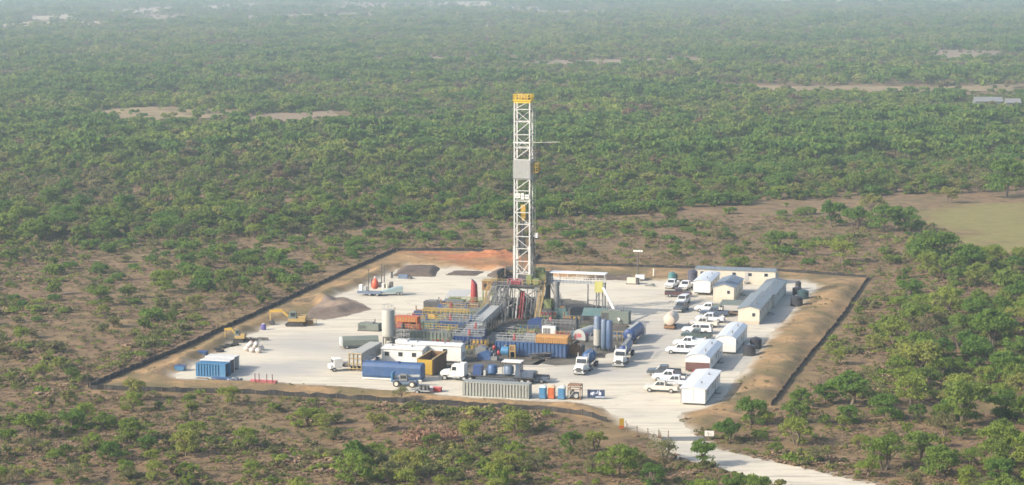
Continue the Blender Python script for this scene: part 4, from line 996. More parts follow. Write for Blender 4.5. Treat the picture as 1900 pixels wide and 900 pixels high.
# silo on legs
sl = thing('silo', 'tall pale grey silo on legs beside the orange shed', 'silo', (717, 643), half=1.2); MB().lathe([(.35, 1.0), (1.25, 2.0), (1.25, 7.1), (1.15, 7.35), (.3, 7.5)], 20).build('vessel', SILOGREY, sl, True)
for k in range(4): a = R(45 + 90 * k); MB().cyl((1.1 * math.cos(a), 1.1 * math.sin(a), 0), (1.1 * math.cos(a), 1.1 * math.sin(a), 2.4), .11, n=6).build('leg', STEEL, sl)
mb = MB(); 
for k in range(10): a = R(36 * k); b = R(36 * k + 36); mb.bar((1.15 * math.cos(a), 1.15 * math.sin(a), 7.2), (1.15 * math.cos(a), 1.15 * math.sin(a), 8.3), .04); mb.bar((1.15 * math.cos(a), 1.15 * math.sin(a), 8.3), (1.15 * math.cos(b), 1.15 * math.sin(b), 8.3), .04)
mb.build('top_rail', LSTEEL, sl)
mb = MB()
for s in (-.25, .25): mb.bar((1.45, s, .3), (1.45, s, 8.0), .04)
for k in range(22): mb.bar((1.45, -.25, .6 + k * .33), (1.45, .25, .6 + k * .33), .025)
mb.build('ladder', STEEL, sl)
# three vertical bulk tanks
for lab, at, r, h, mat in (('stout blue grey vertical tank with a pale lower half, first of the row', (1107, 652), .78, 7.0, BLUEGREY), ('slim blue grey vertical tank in the middle of the row', (1119, 654), .62, 6.5, BLUEGREY), ('slim darker vertical tank with ladder at the far end of the row', (1129, 655), .66, 6.4, M('dull_blue_tank_paint', (0.06, 0.10, 0.19), 0.45, 0.15))):
    t = thing('bulk_tank', lab, 'tank', at, A0, 'vertical bulk tanks beside the white truck', .8); MB().lathe([(.25, .5), (r, 1.1), (r, h - .3), (r * .8, h), (.2, h + .12)], 16).build('vessel', mat, t, True)
    for k in range(3): a = R(30 + 120 * k); MB().cyl((r * .85 * math.cos(a), r * .85 * math.sin(a), 0), (r * .85 * math.cos(a), r * .85 * math.sin(a), 1.4), .08, n=6).build('leg', DARK, t)
    if r > .7: MB().lathe([(r + .02, 1.15), (r + .02, 4.2), (r + .03, 4.25), (r + .03, 4.4), (.1, 4.41)], 16).build('pale_band', SILOGREY, t, True)
    if 'ladder' in lab:
        mb = MB()
        for s in (.5, .85): mb.bar((s, -.75, .3), (s, -.75, h), .035)
        for k in range(18): mb.bar((.5, -.75, .5 + k * .33), (.85, -.75, .5 + k * .33), .02)
        mb.build('ladder', DARK, t)
hr = thing('half_round_tank', 'pale grey half round tank lying beside the vertical tanks', 'tank', (1082, 633), R(60), half=2.4); MB().prismx([(1.5 * math.cos(a), .8 + 1.7 * math.sin(a)) for a in np.linspace(0, math.pi, 13)] + [(-1.5, .3), (1.5, .3)], -2.9, 2.9).build('shell', LSTEEL, hr)
MB().box(-3, 3, -1.5, 1.5, 0, .28).build('skid', DARK, hr); MB().box(-2.96, -2.91, -.5, .4, .8, 1.6).build('hatch', PINK, hr)
def barrel_tank(name, label, at, r, L, mat, z, rot, half):
    t = thing(name, label, 'tank', at, rot, None, half); MB().lathex([(r * .45, -L / 2 - r * .35), (r * .85, -L / 2 - r * .15), (r, -L / 2), (r, L / 2), (r * .85, L / 2 + r * .15), (r * .45, L / 2 + r * .35)], 18, 0, z).build('vessel', mat, t, True)
    MB().box(-L / 2, L / 2, -r * .7, -r * .5, 0, z - r * .55).box(-L / 2, L / 2, r * .5, r * .7, 0, z - r * .55).build('cradle', DARK, t); MB().cyl((0, 0, z + r * .9), (0, 0, z + r + .25), .3, n=10).build('hatch', STEEL, t); return t
barrel_tank('blue_barrel_tank', 'small pale blue barrel tank beside the parked truck', (936, 664), .95, 1.3, LBLUE, 1.2, A0, 1.0)
wp = thing('wooden_frame', 'yellow wooden frame standing beside the pale blue barrel tank', 'frame', (951, 664)); MB().box(-.6, -.45, -.1, .1, 0, 2.6).box(.45, .6, -.1, .1, 0, 2.6).box(-.45, .45, -.08, .08, 2.35, 2.58).box(-.45, .45, -.08, .08, 1.2, 1.4).build('post_frame', TANYEL, wp)
MB().box(-.42, .42, -.02, .02, 1.45, 2.3).build('panel', RUST, wp)
for lab, at, mt in (('low stack of dark hoses and pipe before the long blue tank', (1000, 668), DARK), ('tangle of grey pipe at the foot of the rig', (940, 615), STEEL), ('coil of dark hose behind the white hut', (1030, 606), BLACK), ('tangle of blue pipes between the vertical tanks and rig', (1062, 628), BLUEGREY), ('bundle of grey pipe by the silo foot', (738, 640), STEEL),
                    ('tangle of pipe under the teal tank rails', (815, 612), MOSS), ('dark pipe bundle behind the dark mud tank', (858, 578), DARK), ('heap of rusty pipe beside the yellow engine', (780, 606), RUST)):
    t = thing('pipe_bundle', lab, 'pipes', at, A0, None, 1.0); q = random.Random(len(lab)); mb = MB()
    for i in range(16):
        a = q.gauss(0, .35); y = q.uniform(-1.3, 1.3); z = .12 + q.random() * .9; dx = 2.6 * q.uniform(.5, 1); mb.cyl((-dx * math.cos(a), y - dx * math.sin(a), z), (dx * math.cos(a), y + dx * math.sin(a), max(.1, z + q.uniform(-.5, .8))), q.uniform(.06, .14), n=6)
    mb.build('pipe_layer', mt, t); MB().box(-1.6, -1.4, -1.4, 1.4, 0, .14).box(1.4, 1.6, -1.4, 1.4, 0, .14).build('dunnage', WOOD, t)
for lab, at, dx, dy, h, mt in (('walkway with yellow rails over the mud tanks', (826, 608), 10, 1.2, 2.9, YELLOW), ('walkway with olive rails behind the catwalk', (868, 586), 9, 1.2, 2.9, MOSS), ('walkway with grey rails beside the rig base', (1035, 624), 7, 1.1, 2.2, STEEL)):
    t = thing('raised_walkway', lab, 'walkway', at); MB().box(-dx / 2, dx / 2, 0, dy, h - .1, h).build('deck', DARK, t); MB().rail([(-dx / 2, .05), (dx / 2, .05)], h, 1.1, 1.0, .055).rail([(-dx / 2, dy - .05), (dx / 2, dy - .05)], h, 1.1, 1.0, .055).build('handrail', mt, t)
    for x in (-dx / 2 + .2, 0, dx / 2 - .2): MB().box(x - .08, x + .08, .1, dy - .1, 0, h - .1).build('support', STEEL, t)

def valve_unit(label, at, mat, rail, s=1.0, seed=1):
    t = thing('valve_manifold', label, 'manifold', at, A0, 'valve manifolds and small machines among the tanks', .8); q = random.Random(seed)
    MB().box(-1.6 * s, 1.6 * s, -.8, .8, 0, .2).build('skid', DARK, t); mb = MB()
    for i in range(5): x = -1.3 * s + i * .62 * s; mb.cyl((x, q.uniform(-.3, .3), .2), (x, 0, q.uniform(.9, 1.9)), .13, n=7); mb.bar((x, -.7, .6), (x, .7, .6 + q.uniform(0, .5)), .1)
    mb.bar((-1.5 * s, 0, .8), (1.5 * s, 0, .8), .15); mb.build('pipework', mat, t)
    mb = MB()
    for i in range(4): x = -1.2 * s + i * .8 * s; mb.cyl((x, -.1, 1.55), (x, .1, 1.55), .28, n=10)
    mb.build('hand_wheel', (RED, YELLOW, MOSS, BLUE)[seed % 4], t); MB().rail([(-1.6 * s, -.75), (1.6 * s, -.75), (1.6 * s, .75)], .21, 1.9, 1.0, .05).build('handrail', rail, t); return t
WHERE = 'yellow railed|olive|blue|rusty|dark|grey'.split('|')
for i, (at, lab) in enumerate((((762, 628), 'yellow railed manifold in front of the orange shed'), ((792, 606), 'yellow railed manifold just behind the teal tank'), ((812, 592), 'olive manifold left of the dark mud tank'), ((845, 606), 'yellow railed manifold between the dark and blue mud tanks'), ((872, 604), 'rusty manifold near the red column'),
        ((890, 596), 'olive manifold at the upper end of the trough'), ((832, 626), 'blue manifold in front of the blue mud tank'), ((772, 648), 'dark manifold behind the white roof frame'), ((815, 648), 'grey manifold behind the long white house'), ((888, 650), 'dark manifold between ramp foot and barrel tank'), ((955, 632), 'grey manifold before the rig base'),
        ((978, 622), 'olive manifold under the floor edge'), ((1042, 634), 'grey manifold behind the orange cover'), ((1060, 604), 'blue manifold under the white platform'), ((1095, 622), 'rusty manifold right of the half round tank'), ((1150, 634), 'grey manifold beside the blue truck machinery'), ((1016, 596), 'dark manifold at the right rig leg'), ((860, 660), 'rusty manifold behind the white tractor stack'))):
    valve_unit(lab, at, (STEEL, MOSS, DARK, BLUEGREY, RUST)[i % 5], YELLOW if 'yellow' in lab else (TANYEL, STEEL, MOSS)[i % 3], 1.0 + .15 * (i % 3), i)

# ------------------------------------------------------------------ containers, houses and trailers
def container(label, at, L, mat, half=1.22, H=2.6, rot=A0, open_end=False, roof=None, group='shipping containers'):
    t = thing('shipping_container', label, 'container', at, rot, group, half); W = 1.22; mb = MB()
    n = int(L / .56)
    for i in range(n):
        x = -L / 2 + .1 + i * (L - .2) / n
        for s in (-1, 1): mb.box(x + .06, x + .36, s * W - (.16 if s > 0 else 0), s * W + (.16 if s < 0 else 0) , .16, H - .12)
    for s in (-1, 1): mb.box(-L / 2 + .02, L / 2 - .02, s * (W - .195) - .03, s * (W - .195) + .03, .15, H - .06)
    mb.box(-L / 2 + .02, -L / 2 + .07, -W + .06, W - .06, .15, H - .06)
    if not open_end: mb.box(L / 2 - .07, L / 2 - .02, -W + .06, W - .06, .15, H - .06)
    mb.build('wall', mat, t); MB().box(-L / 2 + .02, L / 2 - .02, -W + .06, W - .06, .05, .14).build('floor', DARK, t)
    mb = MB().box(-L / 2 + .03, L / 2 - .03, -W + .04, W - .04, H - .055, H - .01)
    for i in range(n): x = -L / 2 + .2 + i * (L - .4) / n; mb.box(x, x + .3, -W + .15, W - .15, H - .01, H + .02)
    mb.build('roof', roof or mat, t)
    mb = MB()
    for x in (-L / 2 + .06, L / 2 - .06):
        for s in (-1, 1): mb.box(x - .08, x + .08, s * (W - .06) - .085, s * (W - .06) + .085, 0, H + .03)
    for s in (-1, 1):
        for z in (.07, H - .06): mb.box(-L / 2 + .14, L / 2 - .14, s * (W - .05) - .075, s * (W - .05) + .075, z - .07, z + .07)
    mb.build('corner_frame', roof or mat, t)
    if open_end:
        for s in (-1, 1): MB().box(L / 2 - 1.15, L / 2 + .03, s * (W + .06) - .025, s * (W + .06) + .025, .2, H - .1).build('door', mat, t)
    else:
        for s in (-1, 1): d = MB().box(L / 2 - .018, L / 2 + .03, s * .6 - .53, s * .6 + .53, .2, H - .14).build('door', mat, t); MB().bar((L / 2 + .06, s * .35, .2), (L / 2 + .06, s * .35, H - .2), .025).build('lock_bar', STEEL, d)
    return t
container('long ribbed grey container in front of the white tractor truck', (919, 738), 12.2, CONT)
container('sky blue container with dark open end at the corner', (391, 700), 5.9, LBLUE, open_end=True)
container('white roofed container with dark open end just behind the blue one', (399, 693.6), 5.9, M('faded_pink_grey', (0.24, 0.19, 0.20), 0.6, .2), open_end=True, roof=WHITE)
container('white roofed container behind two others beside the white sacks', (408, 687), 5.9, WHITE, open_end=True, roof=WHITE)
def house(label, at, L, W, H, wall, roof, half, rot, ridge=0.5, skirt=None, wins=4, cat='site trailer', base=0.7, rnd_roof=False, door=True, name='site_trailer', endwin=False, group='site trailers along the tan bank', porch=None):
    """long axis along x; at = middle of the near end when rot is along the pad's depth"""
    t = thing(name, label, cat, at, rot, group, half); T = base + H
    if ridge and not rnd_roof:
        MB().prismx([(-W / 2, base), (W / 2, base), (W / 2, T), (0, T + ridge), (-W / 2, T)], -L / 2, L / 2).build('wall', wall, t)
    elif rnd_roof: MB().prismx([(-W / 2, base), (W / 2, base), (W / 2, T), (W * .3, T + ridge * .75), (0, T + ridge), (-W * .3, T + ridge * .75), (-W / 2, T)], -L / 2, L / 2).build('wall', wall, t)
    else: MB().box(-L / 2, L / 2, -W / 2, W / 2, base, T).build('wall', wall, t)
    if rnd_roof: pr = [(-W / 2 - .12, T - .02), (-W * .3, T + ridge * .75 + .03), (0, T + ridge + .03), (W * .3, T + ridge * .75 + .03), (W / 2 + .12, T - .02), (W / 2 + .12, T + .08), (W * .3, T + ridge * .75 + .13), (0, T + ridge + .13), (-W * .3, T + ridge * .75 + .13), (-W / 2 - .12, T + .08)]
    else: pr = [(-W / 2 - .25, T - .04), (0, T + ridge + .03), (W / 2 + .25, T - .04), (W / 2 + .25, T + .09), (0, T + ridge + .16), (-W / 2 - .25, T + .09)]
    mb = MB().prismx(pr, -L / 2 - .15, L / 2 + .15)
    n = int(L / 1.2)
    rf = mb.build('roof', roof, t)
    mb = MB()
    for i in range(n + 1):
        x = -L / 2 + i * L / n
        if rnd_roof: continue
        for s in (-1, 1): mb.hexa([(x - .03, s * (W / 2 + .24), T + .085), (x + .03, s * (W / 2 + .24), T + .085), (x + .03, 0, T + ridge + .155), (x - .03, 0, T + ridge + .155), (x - .03, s * (W / 2 + .24), T + .13), (x + .03, s * (W / 2 + .24), T + .13), (x + .03, 0, T + ridge + .2), (x - .03, 0, T + ridge + .2)])
    if mb.v: mb.build('roof_seam', roof, rf)
    for s in (-1, 1):
        for i in range(wins):
            x = -L / 2 + (i + .5) * L / wins + (.5 if s > 0 else -.3)
            f = MB().box(x - .52, x + .52, s * (W / 2 + .02) - .018, s * (W / 2 + .02) + .018, base + H * .42, base + H * .82).build('window', WHITE, t)
            MB().box(x - .44, x + .44, s * (W / 2 + .045) - .006, s * (W / 2 + .045) + .006, base + H * .46, base + H * .78).build('pane', GLASS, f)
    if door:
        d = MB().box(L * .12, L * .12 + .95, -W / 2 - .05, -W / 2 - .002, base + .05, base + 2.05).build('door', M('door_grey', (.35, .34, .33), .5), t)
        MB().box(L * .12 - .1, L * .12 + 1.1, -W / 2 - 1.1, -W / 2 - .06, base - .35, base - .2).box(L * .12 + .1, L * .12 + .9, -W / 2 - 1.5, -W / 2 - 1.12, 0, base - .45).build('step', STEEL, t)
    if endwin:
        f = MB().box(-L / 2 - .04, -L / 2 - .002, -W * .32, -W * .32 + .8, base + 1.0, base + 1.9).build('window', WHITE, t); MB().box(-L / 2 - .06, -L / 2 - .041, -W * .32 + .07, -W * .32 + .73, base + 1.07, base + 1.83).build('pane', GLASS, f)
    if skirt: MB().box(-L / 2 + .05, L / 2 - .05, -W / 2 + .05, W / 2 - .05, 0, base - .003).build('skirting', skirt, t)
    else:
        MB().box(-L / 2 + .1, L / 2 - .1, -W / 2 + .25, W / 2 - .25, base - .22, base - .004).build('chassis', DARK, t)
        for x in (L * .18, L * .27):
            for s in (-1, 1): w = MB().cyl((x, s * (W / 2 - .42), .4), (x, s * (W / 2 - .12), .4), .4, n=12).build('wheel', BLACK, t)
    for x in (-L * .28, L * .2): MB().cyl((x, -W * .2, T + ridge * .5), (x, -W * .2, T + ridge + .45), .14, n=8).build('roof_vent', STEEL, t)
    MB().box(-L * .1, -L * .1 + 1.1, W / 2 + .01, W / 2 + .45, base + 1.2, base + 1.8).build('air_conditioner', LSTEEL, t)
    MB().box(L / 2 + .01, L / 2 + .5, -.4, .4, base + 1.0, base + 1.7).build('air_conditioner', LSTEEL, t)
    return t
AV = A0 + R(90)
house('long cream trailer with blue grey roof standing across the back', (1364, 525.5), 19.5, 3.6, 2.5, CREAM, SLATE, 1.8, A0, .35, M('cream_skirt', (.5, .44, .34)), 5)
house('white trailer with red clutter at its end, next to two white pickups', (1302, 548), 14.5, 4.0, 2.5, WHITE, PALEROOF, 7.2, AV, .35, None, 4, rnd_roof=True)
house('short cream trailer with dark blue grey roof and small end window', (1343, 558.5), 14.5, 4.8, 2.5, CREAM, M('dark_slate_roof', (0.15, 0.19, 0.24), .6), 6.7, AV, .75, M('cream_skirt2', (.52, .45, .34)), 2, endwin=True)
lt = house('long cream trailer with blue grey ribbed roof behind the white rounded trailer', (1389, 602), 21.5, 4.6, 2.6, CREAM, SLATE, 10.75, AV, .6, M('tan_skirt', (.42, .36, .28)), 5, endwin=True)
l2 = house('grey walled trailer with blue grey roof joined behind the long cream one', tuple(lt.location + V * 21.9 + U * .5), 22.0, 4.5, 2.4, M('grey_green_siding', (.40, .42, .40), .6), SLATE, 0, AV, .6, M('grey_skirt', (.35, .34, .31)), 5, door=False)
house('white trailer with rounded roof close to two black tanks', (1346, 657), 16.0, 4.1, 2.6, WHITE, PALEROOF, 8.0, AV, .65, None, 3, rnd_roof=True, base=.45)
t6 = house('white trailer with dark red panel on its near end', (1294, 691), 16.0, 4.7, 2.3, WHITE, PALEROOF, 8.0, AV, .75, None, 3, rnd_roof=True, base=.45)
MB().box(-8.09, -8.01, -2.3, 2.3, .3, 1.9).build('end_panel', MAROON, t6); MB().box(-8.3, -8.1, -1.5, .9, .2, .5).build('red_hitch', RED, t6)
t7 = house('white trailer standing at the foot of the tan bank by the entrance', (1286, 752), 17.0, 4.3, 2.55, WHITE, PALEROOF, 8.5, AV, .18, None, 3, base=.4)
MB().box(-8.53, -8.5, -.03, .03, .45, 2.9).build('end_seam', STEEL, t7)
for w_ in (-2.14, 2.14): MB().box(-8.54, -8.4, w_ - .05, w_ + .05, .4, 2.93).build('corner_trim', STEEL, t7)
pc = thing('porch_roof', 'grey green porch roof on posts between the cream trailers', 'porch', (1357, 583), A0); MB().hexa([(-2.4, -2.2, 2.35), (2.4, -2.2, 2.35), (2.4, 2.6, 2.75), (-2.4, 2.6, 2.75), (-2.4, -2.2, 2.43), (2.4, -2.2, 2.43), (2.4, 2.6, 2.83), (-2.4, 2.6, 2.83)]).build('roof', GREYGREEN, pc)
for x in (-2.2, 2.2):
    for y in (-2, 2.3): MB().box(x - .07, x + .07, y - .07, y + .07, 0, 2.36).build('post', STEEL, pc)
MB().box(-2, 2, -1.8, 2.2, .35, .45).box(-1.9, -1.7, -1.7, 2, 0, .34).box(1.7, 1.9, -1.7, 2, 0, .34).build('deck', WOOD, pc)
# white building with the long white house behind it
house('white building with open dark front beside the blue tank', (746, 676), 8.2, 4.6, 2.6, WHITE, WHITE, 2.3, A0, .25, None, 3, 'building', .35, False, False, 'equipment_house', group='white equipment houses')
house('long white equipment house behind the brown bin', (802, 672), 11.6, 3.0, 3.0, WHITE, M('white_sheet_roof', (.66, .67, .66)), 1.5, A0, .2, None, 2, 'building', .4, False, False, 'equipment_house', group='white equipment houses')
ua = thing('roof_unit', 'tall white ventilation frame on the roof of the white building', 'ventilator', P(738, 672) + V * 3.2 + Vector((0, 0, 3.25))); MB().box(-1.2, 1.2, -.9, .9, 0, .7).build('housing', WHITE, ua); MB().rail([(-1.1, -.8), (1.1, -.8), (1.1, .8), (-1.1, .8), (-1.1, -.8)], .7, 1.8, 1.1, .05).build('frame', LSTEEL, ua)
bn = thing('cuttings_bin', 'open brown ribbed steel bin with yellow end beside the white building', 'bin', (789, 697), AV, None, 4.4); mb = MB()
for s in (-1, 1):
    mb.box(-4.4, 4.4, s * 1.45 - .06, s * 1.45 + .06, .25, 3.1)
    for k in range(13): x = -4.2 + k * .7; mb.box(x - .08, x + .08, s * 1.58 - .07, s * 1.58 + .07, .25, 3.05)
mb.box(4.3, 4.42, -1.38, 1.38, .25, 3.1).box(-4.4, 4.4, -1.38, 1.38, .12, .24); mb.build('shell', RUST, bn); MB().box(-4.5, -4.38, -1.38, 1.38, .25, 3.05).build('end_gate', YELLOW, bn)
MB().box(-4.5, 4.5, -1.6, -1.3, 3.11, 3.25).box(-4.5, 4.5, 1.3, 1.6, 3.11, 3.25).build('top_rim', TANYEL, bn); MB().box(-4.2, 4.2, -1.37, 1.37, .25, 1.9).build('cuttings', SPOIL, bn)
# blue frac tank
ft = thing('frac_tank', 'long smooth bright blue tank lying in front of the white building', 'tank', (726, 707), A0, None, 1.5); MB().prismx([(-1.3, .45), (1.3, .45), (1.5, .9), (1.5, 2.6), (1.05, 3.25), (-1.05, 3.25), (-1.5, 2.6), (-1.5, .9)], -5.7, 5.7).build('shell', BLUE, ft, bevel=.08)
MB().box(-5.8, 5.8, -1.35, -1.15, .15, .43).box(-5.8, 5.8, 1.15, 1.35, .15, .43).build('skid_beam', WHITE, ft)
for x in (3.9, 5.0):
    for s in (-1, 1): MB().cyl((x, s * 1.1 - .16, .45), (x, s * 1.1 + .16, .45), .45, n=14).build('wheel', BLACK, ft)
MB().rail([(-5.5, -.6), (-2.5, -.6)], 3.26, 1.0, 1.0, .035).build('top_rail', DBLUE, ft); MB().cyl((1, 0, 3.25), (1, 0, 3.45), .4, n=12).build('hatch', DBLUE, ft)

# ------------------------------------------------------------------ wheels and road vehicles
def wheel(par, x, y, r, wd, rim=LSTEEL, n=14, z=None):
    z = r if z is None else z
    ty = MB().cyl((x, y - wd / 2, z), (x, y + wd / 2, z), r, n=n).build('wheel', BLACK, par)
    MB().cyl((x, y - wd / 2 - .02, z), (x, y + wd / 2 + .02, z), r * .56, n=10).build('rim', rim, ty)
    return ty
def pickup(label, at, paint, rot, half=0.0, suv=False, bed='open', group='pickups parked before the trailers'):
    t = thing('suv' if suv else 'pickup_truck', label, 'suv' if suv else 'pickup truck', at, rot, group, half); t.scale = (1.06, 1.06, 1.12)
    mb = MB(); W = .98
    low = [(2.9, .5), (2.95, .85), (2.8, 1.06), (1.35, 1.16), (-2.95 if suv else -.75, 1.16), (-2.95 if suv else -.75, .5)]
    mb.prism(low, -W, W)
    if not suv:
        for s in (-1, 1): mb.box(-2.95, -.75, s * (W - .06) - .06, s * (W - .06) + .06, .5, 1.16)
        mb.box(-2.95, -2.84, -W + .12, W - .12, .5, 1.16)
    mb.build('body', paint, t, bevel=.05)
    back = -2.9 if suv else -.85
    MB().taper((back, 1.3, -W + .04, W - .04), (back + (.2 if suv else .12), .62, -W + .18, W - .18), 1.165, 1.86).build('cab', paint, t, bevel=.06)
    MB().hexa([(1.235, -.78, 1.235), (1.235, .78, 1.235), (1.20, .78, 1.235), (1.20, -.78, 1.235), (.73, -.70, 1.80), (.73, .70, 1.80), (.69, .70, 1.80), (.69, -.70, 1.80)]).build('windscreen', GLASS, t)
    spans = [(.10, .98), (-.62, .04)] + ([(-2.5, -.75)] if suv else [])
    for s in (-1, 1):
        for i, (a, b) in enumerate(spans):
            bt = b - (.42 if i == 0 else 0); y0, y1 = s * (W - .045), s * (W - .155)
            MB().hexa([(a, y0 - .02, 1.24), (b, y0 - .02, 1.24), (b, y0 + .02, 1.24), (a, y0 + .02, 1.24), (a + .04, y1 - .02, 1.77), (bt, y1 - .02, 1.77), (bt, y1 + .02, 1.77), (a + .04, y1 + .02, 1.77)]).build('side_window', GLASS, t)
    xr = back
    MB().hexa([(xr - .0, -.7, 1.26), (xr - .0, .7, 1.26), (xr + .05, .7, 1.26), (xr + .05, -.7, 1.26), (xr + .08, -.62, 1.76), (xr + .08, .62, 1.76), (xr + .13, .62, 1.76), (xr + .13, -.62, 1.76)]).build('rear_window', GLASS, t)
    if not suv:
        MB().box(-2.83, -.77, -W + .13, W - .13, .62, .72).build('truck_bed', BLACK if bed == 'open' else DARK, t)
        if bed == 'cover': MB().box(-2.86, -.78, -W + .03, W - .03, 1.165, 1.22).build('bed_cover', BLACK, t)
        if bed == 'rack':
            mb = MB()
            for s in (-1, 1):
                for x in (-2.7, -1.7, -.9): mb.bar((x, s * .85, 1.16), (x, s * .85, 1.95), .035)
                mb.bar((-2.7, s * .85, 1.95), (-.9, s * .85, 1.95), .035); mb.bar((-2.7, s * .85, 1.55), (-.9, s * .85, 1.55), .03)
            mb.build('ladder_rack', STEEL, t)
        if bed == 'tank': MB().box(-2.6, -1.0, -.75, .75, .73, 1.65).build('bed_toolbox', GREYGREEN, t)
        if bed == 'utility':
            for s in (-1, 1): MB().box(-2.9, -.8, s * .98 - .16, s * .98 + .16, 1.165, 1.5).build('side_locker', M('pale_blue_locker', (.50, .56, .60), .4), t)
    for x in (1.85, -1.85):
        for s in (-1, 1): wheel(t, x, s * .86, .40, .28)
    MB().box(2.93, 3.05, -.9, .9, .42, .66).build('bumper', LSTEEL, t); MB().box(-3.07, -2.96, -.9, .9, .45, .65).build('bumper', LSTEEL, t)
    MB().box(2.945, 2.99, -.45, .45, .70, .9).build('grille', DARK, t)
    for s in (-1, 1): MB().box(2.90, 2.96, s * .72 - .17, s * .72 + .17, .74, .92).build('headlight', GLASS, t); MB().box(-2.98, -2.955, s * .86 - .07, s * .86 + .07, .75, 1.05).build('tail_light', RED, t)
    return t
LEFT = A0 + R(180)
H1 = 0.98
pickup('white crew pickup with a pipe rack, first before the entrance trailer', (1225, 729), CARTAN, LEFT, H1, bed='rack')
pickup('silver white pickup half hidden behind the one with the pipe rack', (1252, 718), SILVER, LEFT, H1)
pickup('white pickup with black bed cover beside a dark grey pickup', (1240, 709), CARWHITE, LEFT, H1, bed='cover')
pickup('dark grey pickup alone among the white ones before the maroon end trailer', (1230, 699), CARGREY, LEFT, H1, bed='cover')
pickup('white pickup with a dark bumper beside the rounded trailer', (1263, 658), CARWHITE, LEFT, H1)
pickup('white pickup with pale blue side lockers', (1276, 645), CARWHITE, LEFT, H1, bed='utility')
pickup('dark green pickup between the white suv and the locker pickup', (1291, 630), CARGREEN, LEFT, H1, bed='cover')
pickup('white suv with four dark side windows in the parked row', (1292, 620), CARWHITE, LEFT, H1, suv=True)
pickup('white pickup just behind the suv roof', (1304, 608), CARTAN, LEFT, H1)
pickup('silver pickup with empty bed standing before the porch', (1316, 599), SILVER, LEFT, H1)
pickup('dark blue pickup behind the silver pickup', (1324, 588), CARBLUE, LEFT, H1)
pickup('white pickup with a grey toolbox in its bed', (1314, 580), CARWHITE, LEFT, H1, bed='tank')
DOWN = A0 - R(96)
pickup('white pickup facing the rig under the teal tank', (1243, 537), CARWHITE, DOWN, 2.9, group='pickups parked nose out at the back')
pickup('white pickup facing the rig next to the white trailer', (1269, 540), CARWHITE, DOWN, 2.9, group='pickups parked nose out at the back')
pickup('dark red pickup at the head of the line behind the beige tank', (1257, 552), CARRED, A0 + R(10), 1, bed='cover', group='vehicles in line behind the beige tank')
pickup('white suv in the middle of the line behind the beige tank', (1264, 567), CARWHITE, DOWN, 2.2, suv=True, group='vehicles in line behind the beige tank')
pickup('dark pickup right behind the beige tank', (1261, 580), CARGREY, DOWN, 2.2, bed='cover', group='vehicles in line behind the beige tank')

def tractor(par, x0, paint=WHITE, sleeper=True):
    """a bonneted tractor unit, nose at +x; x0 = its rear end"""
    n = x0 + 6.6
    tr = MB().prism([(n, .55), (n + .02, 1.35), (n - .25, 1.75), (n - 1.9, 2.0), (n - 1.9, .55)], -.85, .85).build('bonnet', paint, par, bevel=.08)
    MB().taper((n - 3.5, n - 1.9, -1.15, 1.15), (n - 3.5, n - 2.35, -1.05, 1.05), .7, 3.0).build('cab', paint, par, bevel=.06)
    MB().hexa([(n - 2.03, -.95, 2.02), (n - 2.03, .95, 2.02), (n - 2.1, .95, 2.02), (n - 2.1, -.95, 2.02), (n - 2.27, -.88, 2.75), (n - 2.27, .88, 2.75), (n - 2.34, .88, 2.75), (n - 2.34, -.88, 2.75)]).build('windscreen', GLASS, par)
    for s in (-1, 1):
        MB().hexa([(n - 3.2, s * 1.1 - .02, 1.95), (n - 2.3, s * 1.1 - .02, 1.95), (n - 2.3, s * 1.1 + .02, 1.95), (n - 3.2, s * 1.1 + .02, 1.95), (n - 3.2, s * 1.07 - .02, 2.65), (n - 2.45, s * 1.07 - .02, 2.65), (n - 2.45, s * 1.07 + .02, 2.65), (n - 3.2, s * 1.07 + .02, 2.65)]).build('side_window', GLASS, par)
        MB().cyl((n - 3.6, s * 1.0, 1.2), (n - 3.6, s * 1.0, 3.7), .1, n=8).build('exhaust_stack', LSTEEL, par)
        MB().cyl((n - 3.9, s * .95, .75), (n - 2.5, s * .95, .75), .32, n=12).build('fuel_tank', LSTEEL, par)
        MB().box(n - 1.55, n - .35, s * .95 - .17, s * .95 + .17, 1.05, 1.22).build('mudguard', paint, par)
        MB().box(n - .05, n + .06, s * .62 - .14, s * .62 + .14, .95, 1.2).build('headlight', GLASS, par)
    if sleeper: MB().box(n - 4.75, n - 3.52, -1.12, 1.12, .8, 3.25).build('sleeper', paint, par, bevel=.06)
    MB().box(n + .03, n + .12, -.45, .45, .75, 1.5).build('grille', DARK, par); MB().box(n - .05, n + .25, -1.15, 1.15, .4, .68).build('bumper', LSTEEL, par)
    MB().box(x0, n - .3, -.45, .45, .62, .82).build('chassis', DARK, par)
    for x in (n - .95, x0 + 1.9, x0 + .7):
        for s in (-1, 1): wheel(par, x, s * .95, .5, .35 if x > n - 2 else .55)
t = thing('cement_truck', 'white tractor truck with blue pods behind the ribbed container', 'truck', (902, 710), LEFT, 'trucks parked on the pad', 1.25); tractor(t, 2.4)
MB().box(-9.0, 3.4, -.5, .5, .85, 1.15).box(-9.0, 3.4, -1.2, 1.2, 1.152, 1.24).build('flatbed', DARK, t)
for x in (-8.0, -6.8):
    for s in (-1, 1): wheel(t, x, s * .95, .5, .55)
for x, r, mt in ((-.9, .95, BLUE), (-4.0, .95, BLUEGREY)):
    MB().lathe([(.3, 1.25), (r, 1.7), (r, 2.9), (r * .8, 3.15), (.2, 3.2)], 16, (x, 0)).build('pod', mt, t, True)
MB().box(1.0, 2.6, -1.0, 1.0, 1.25, 3.0).build('pump_house', DBLUE, t); MB().box(.2, .6, -.9, .9, 1.25, 2.2).build('manifold', LSTEEL, t)
mb = MB()
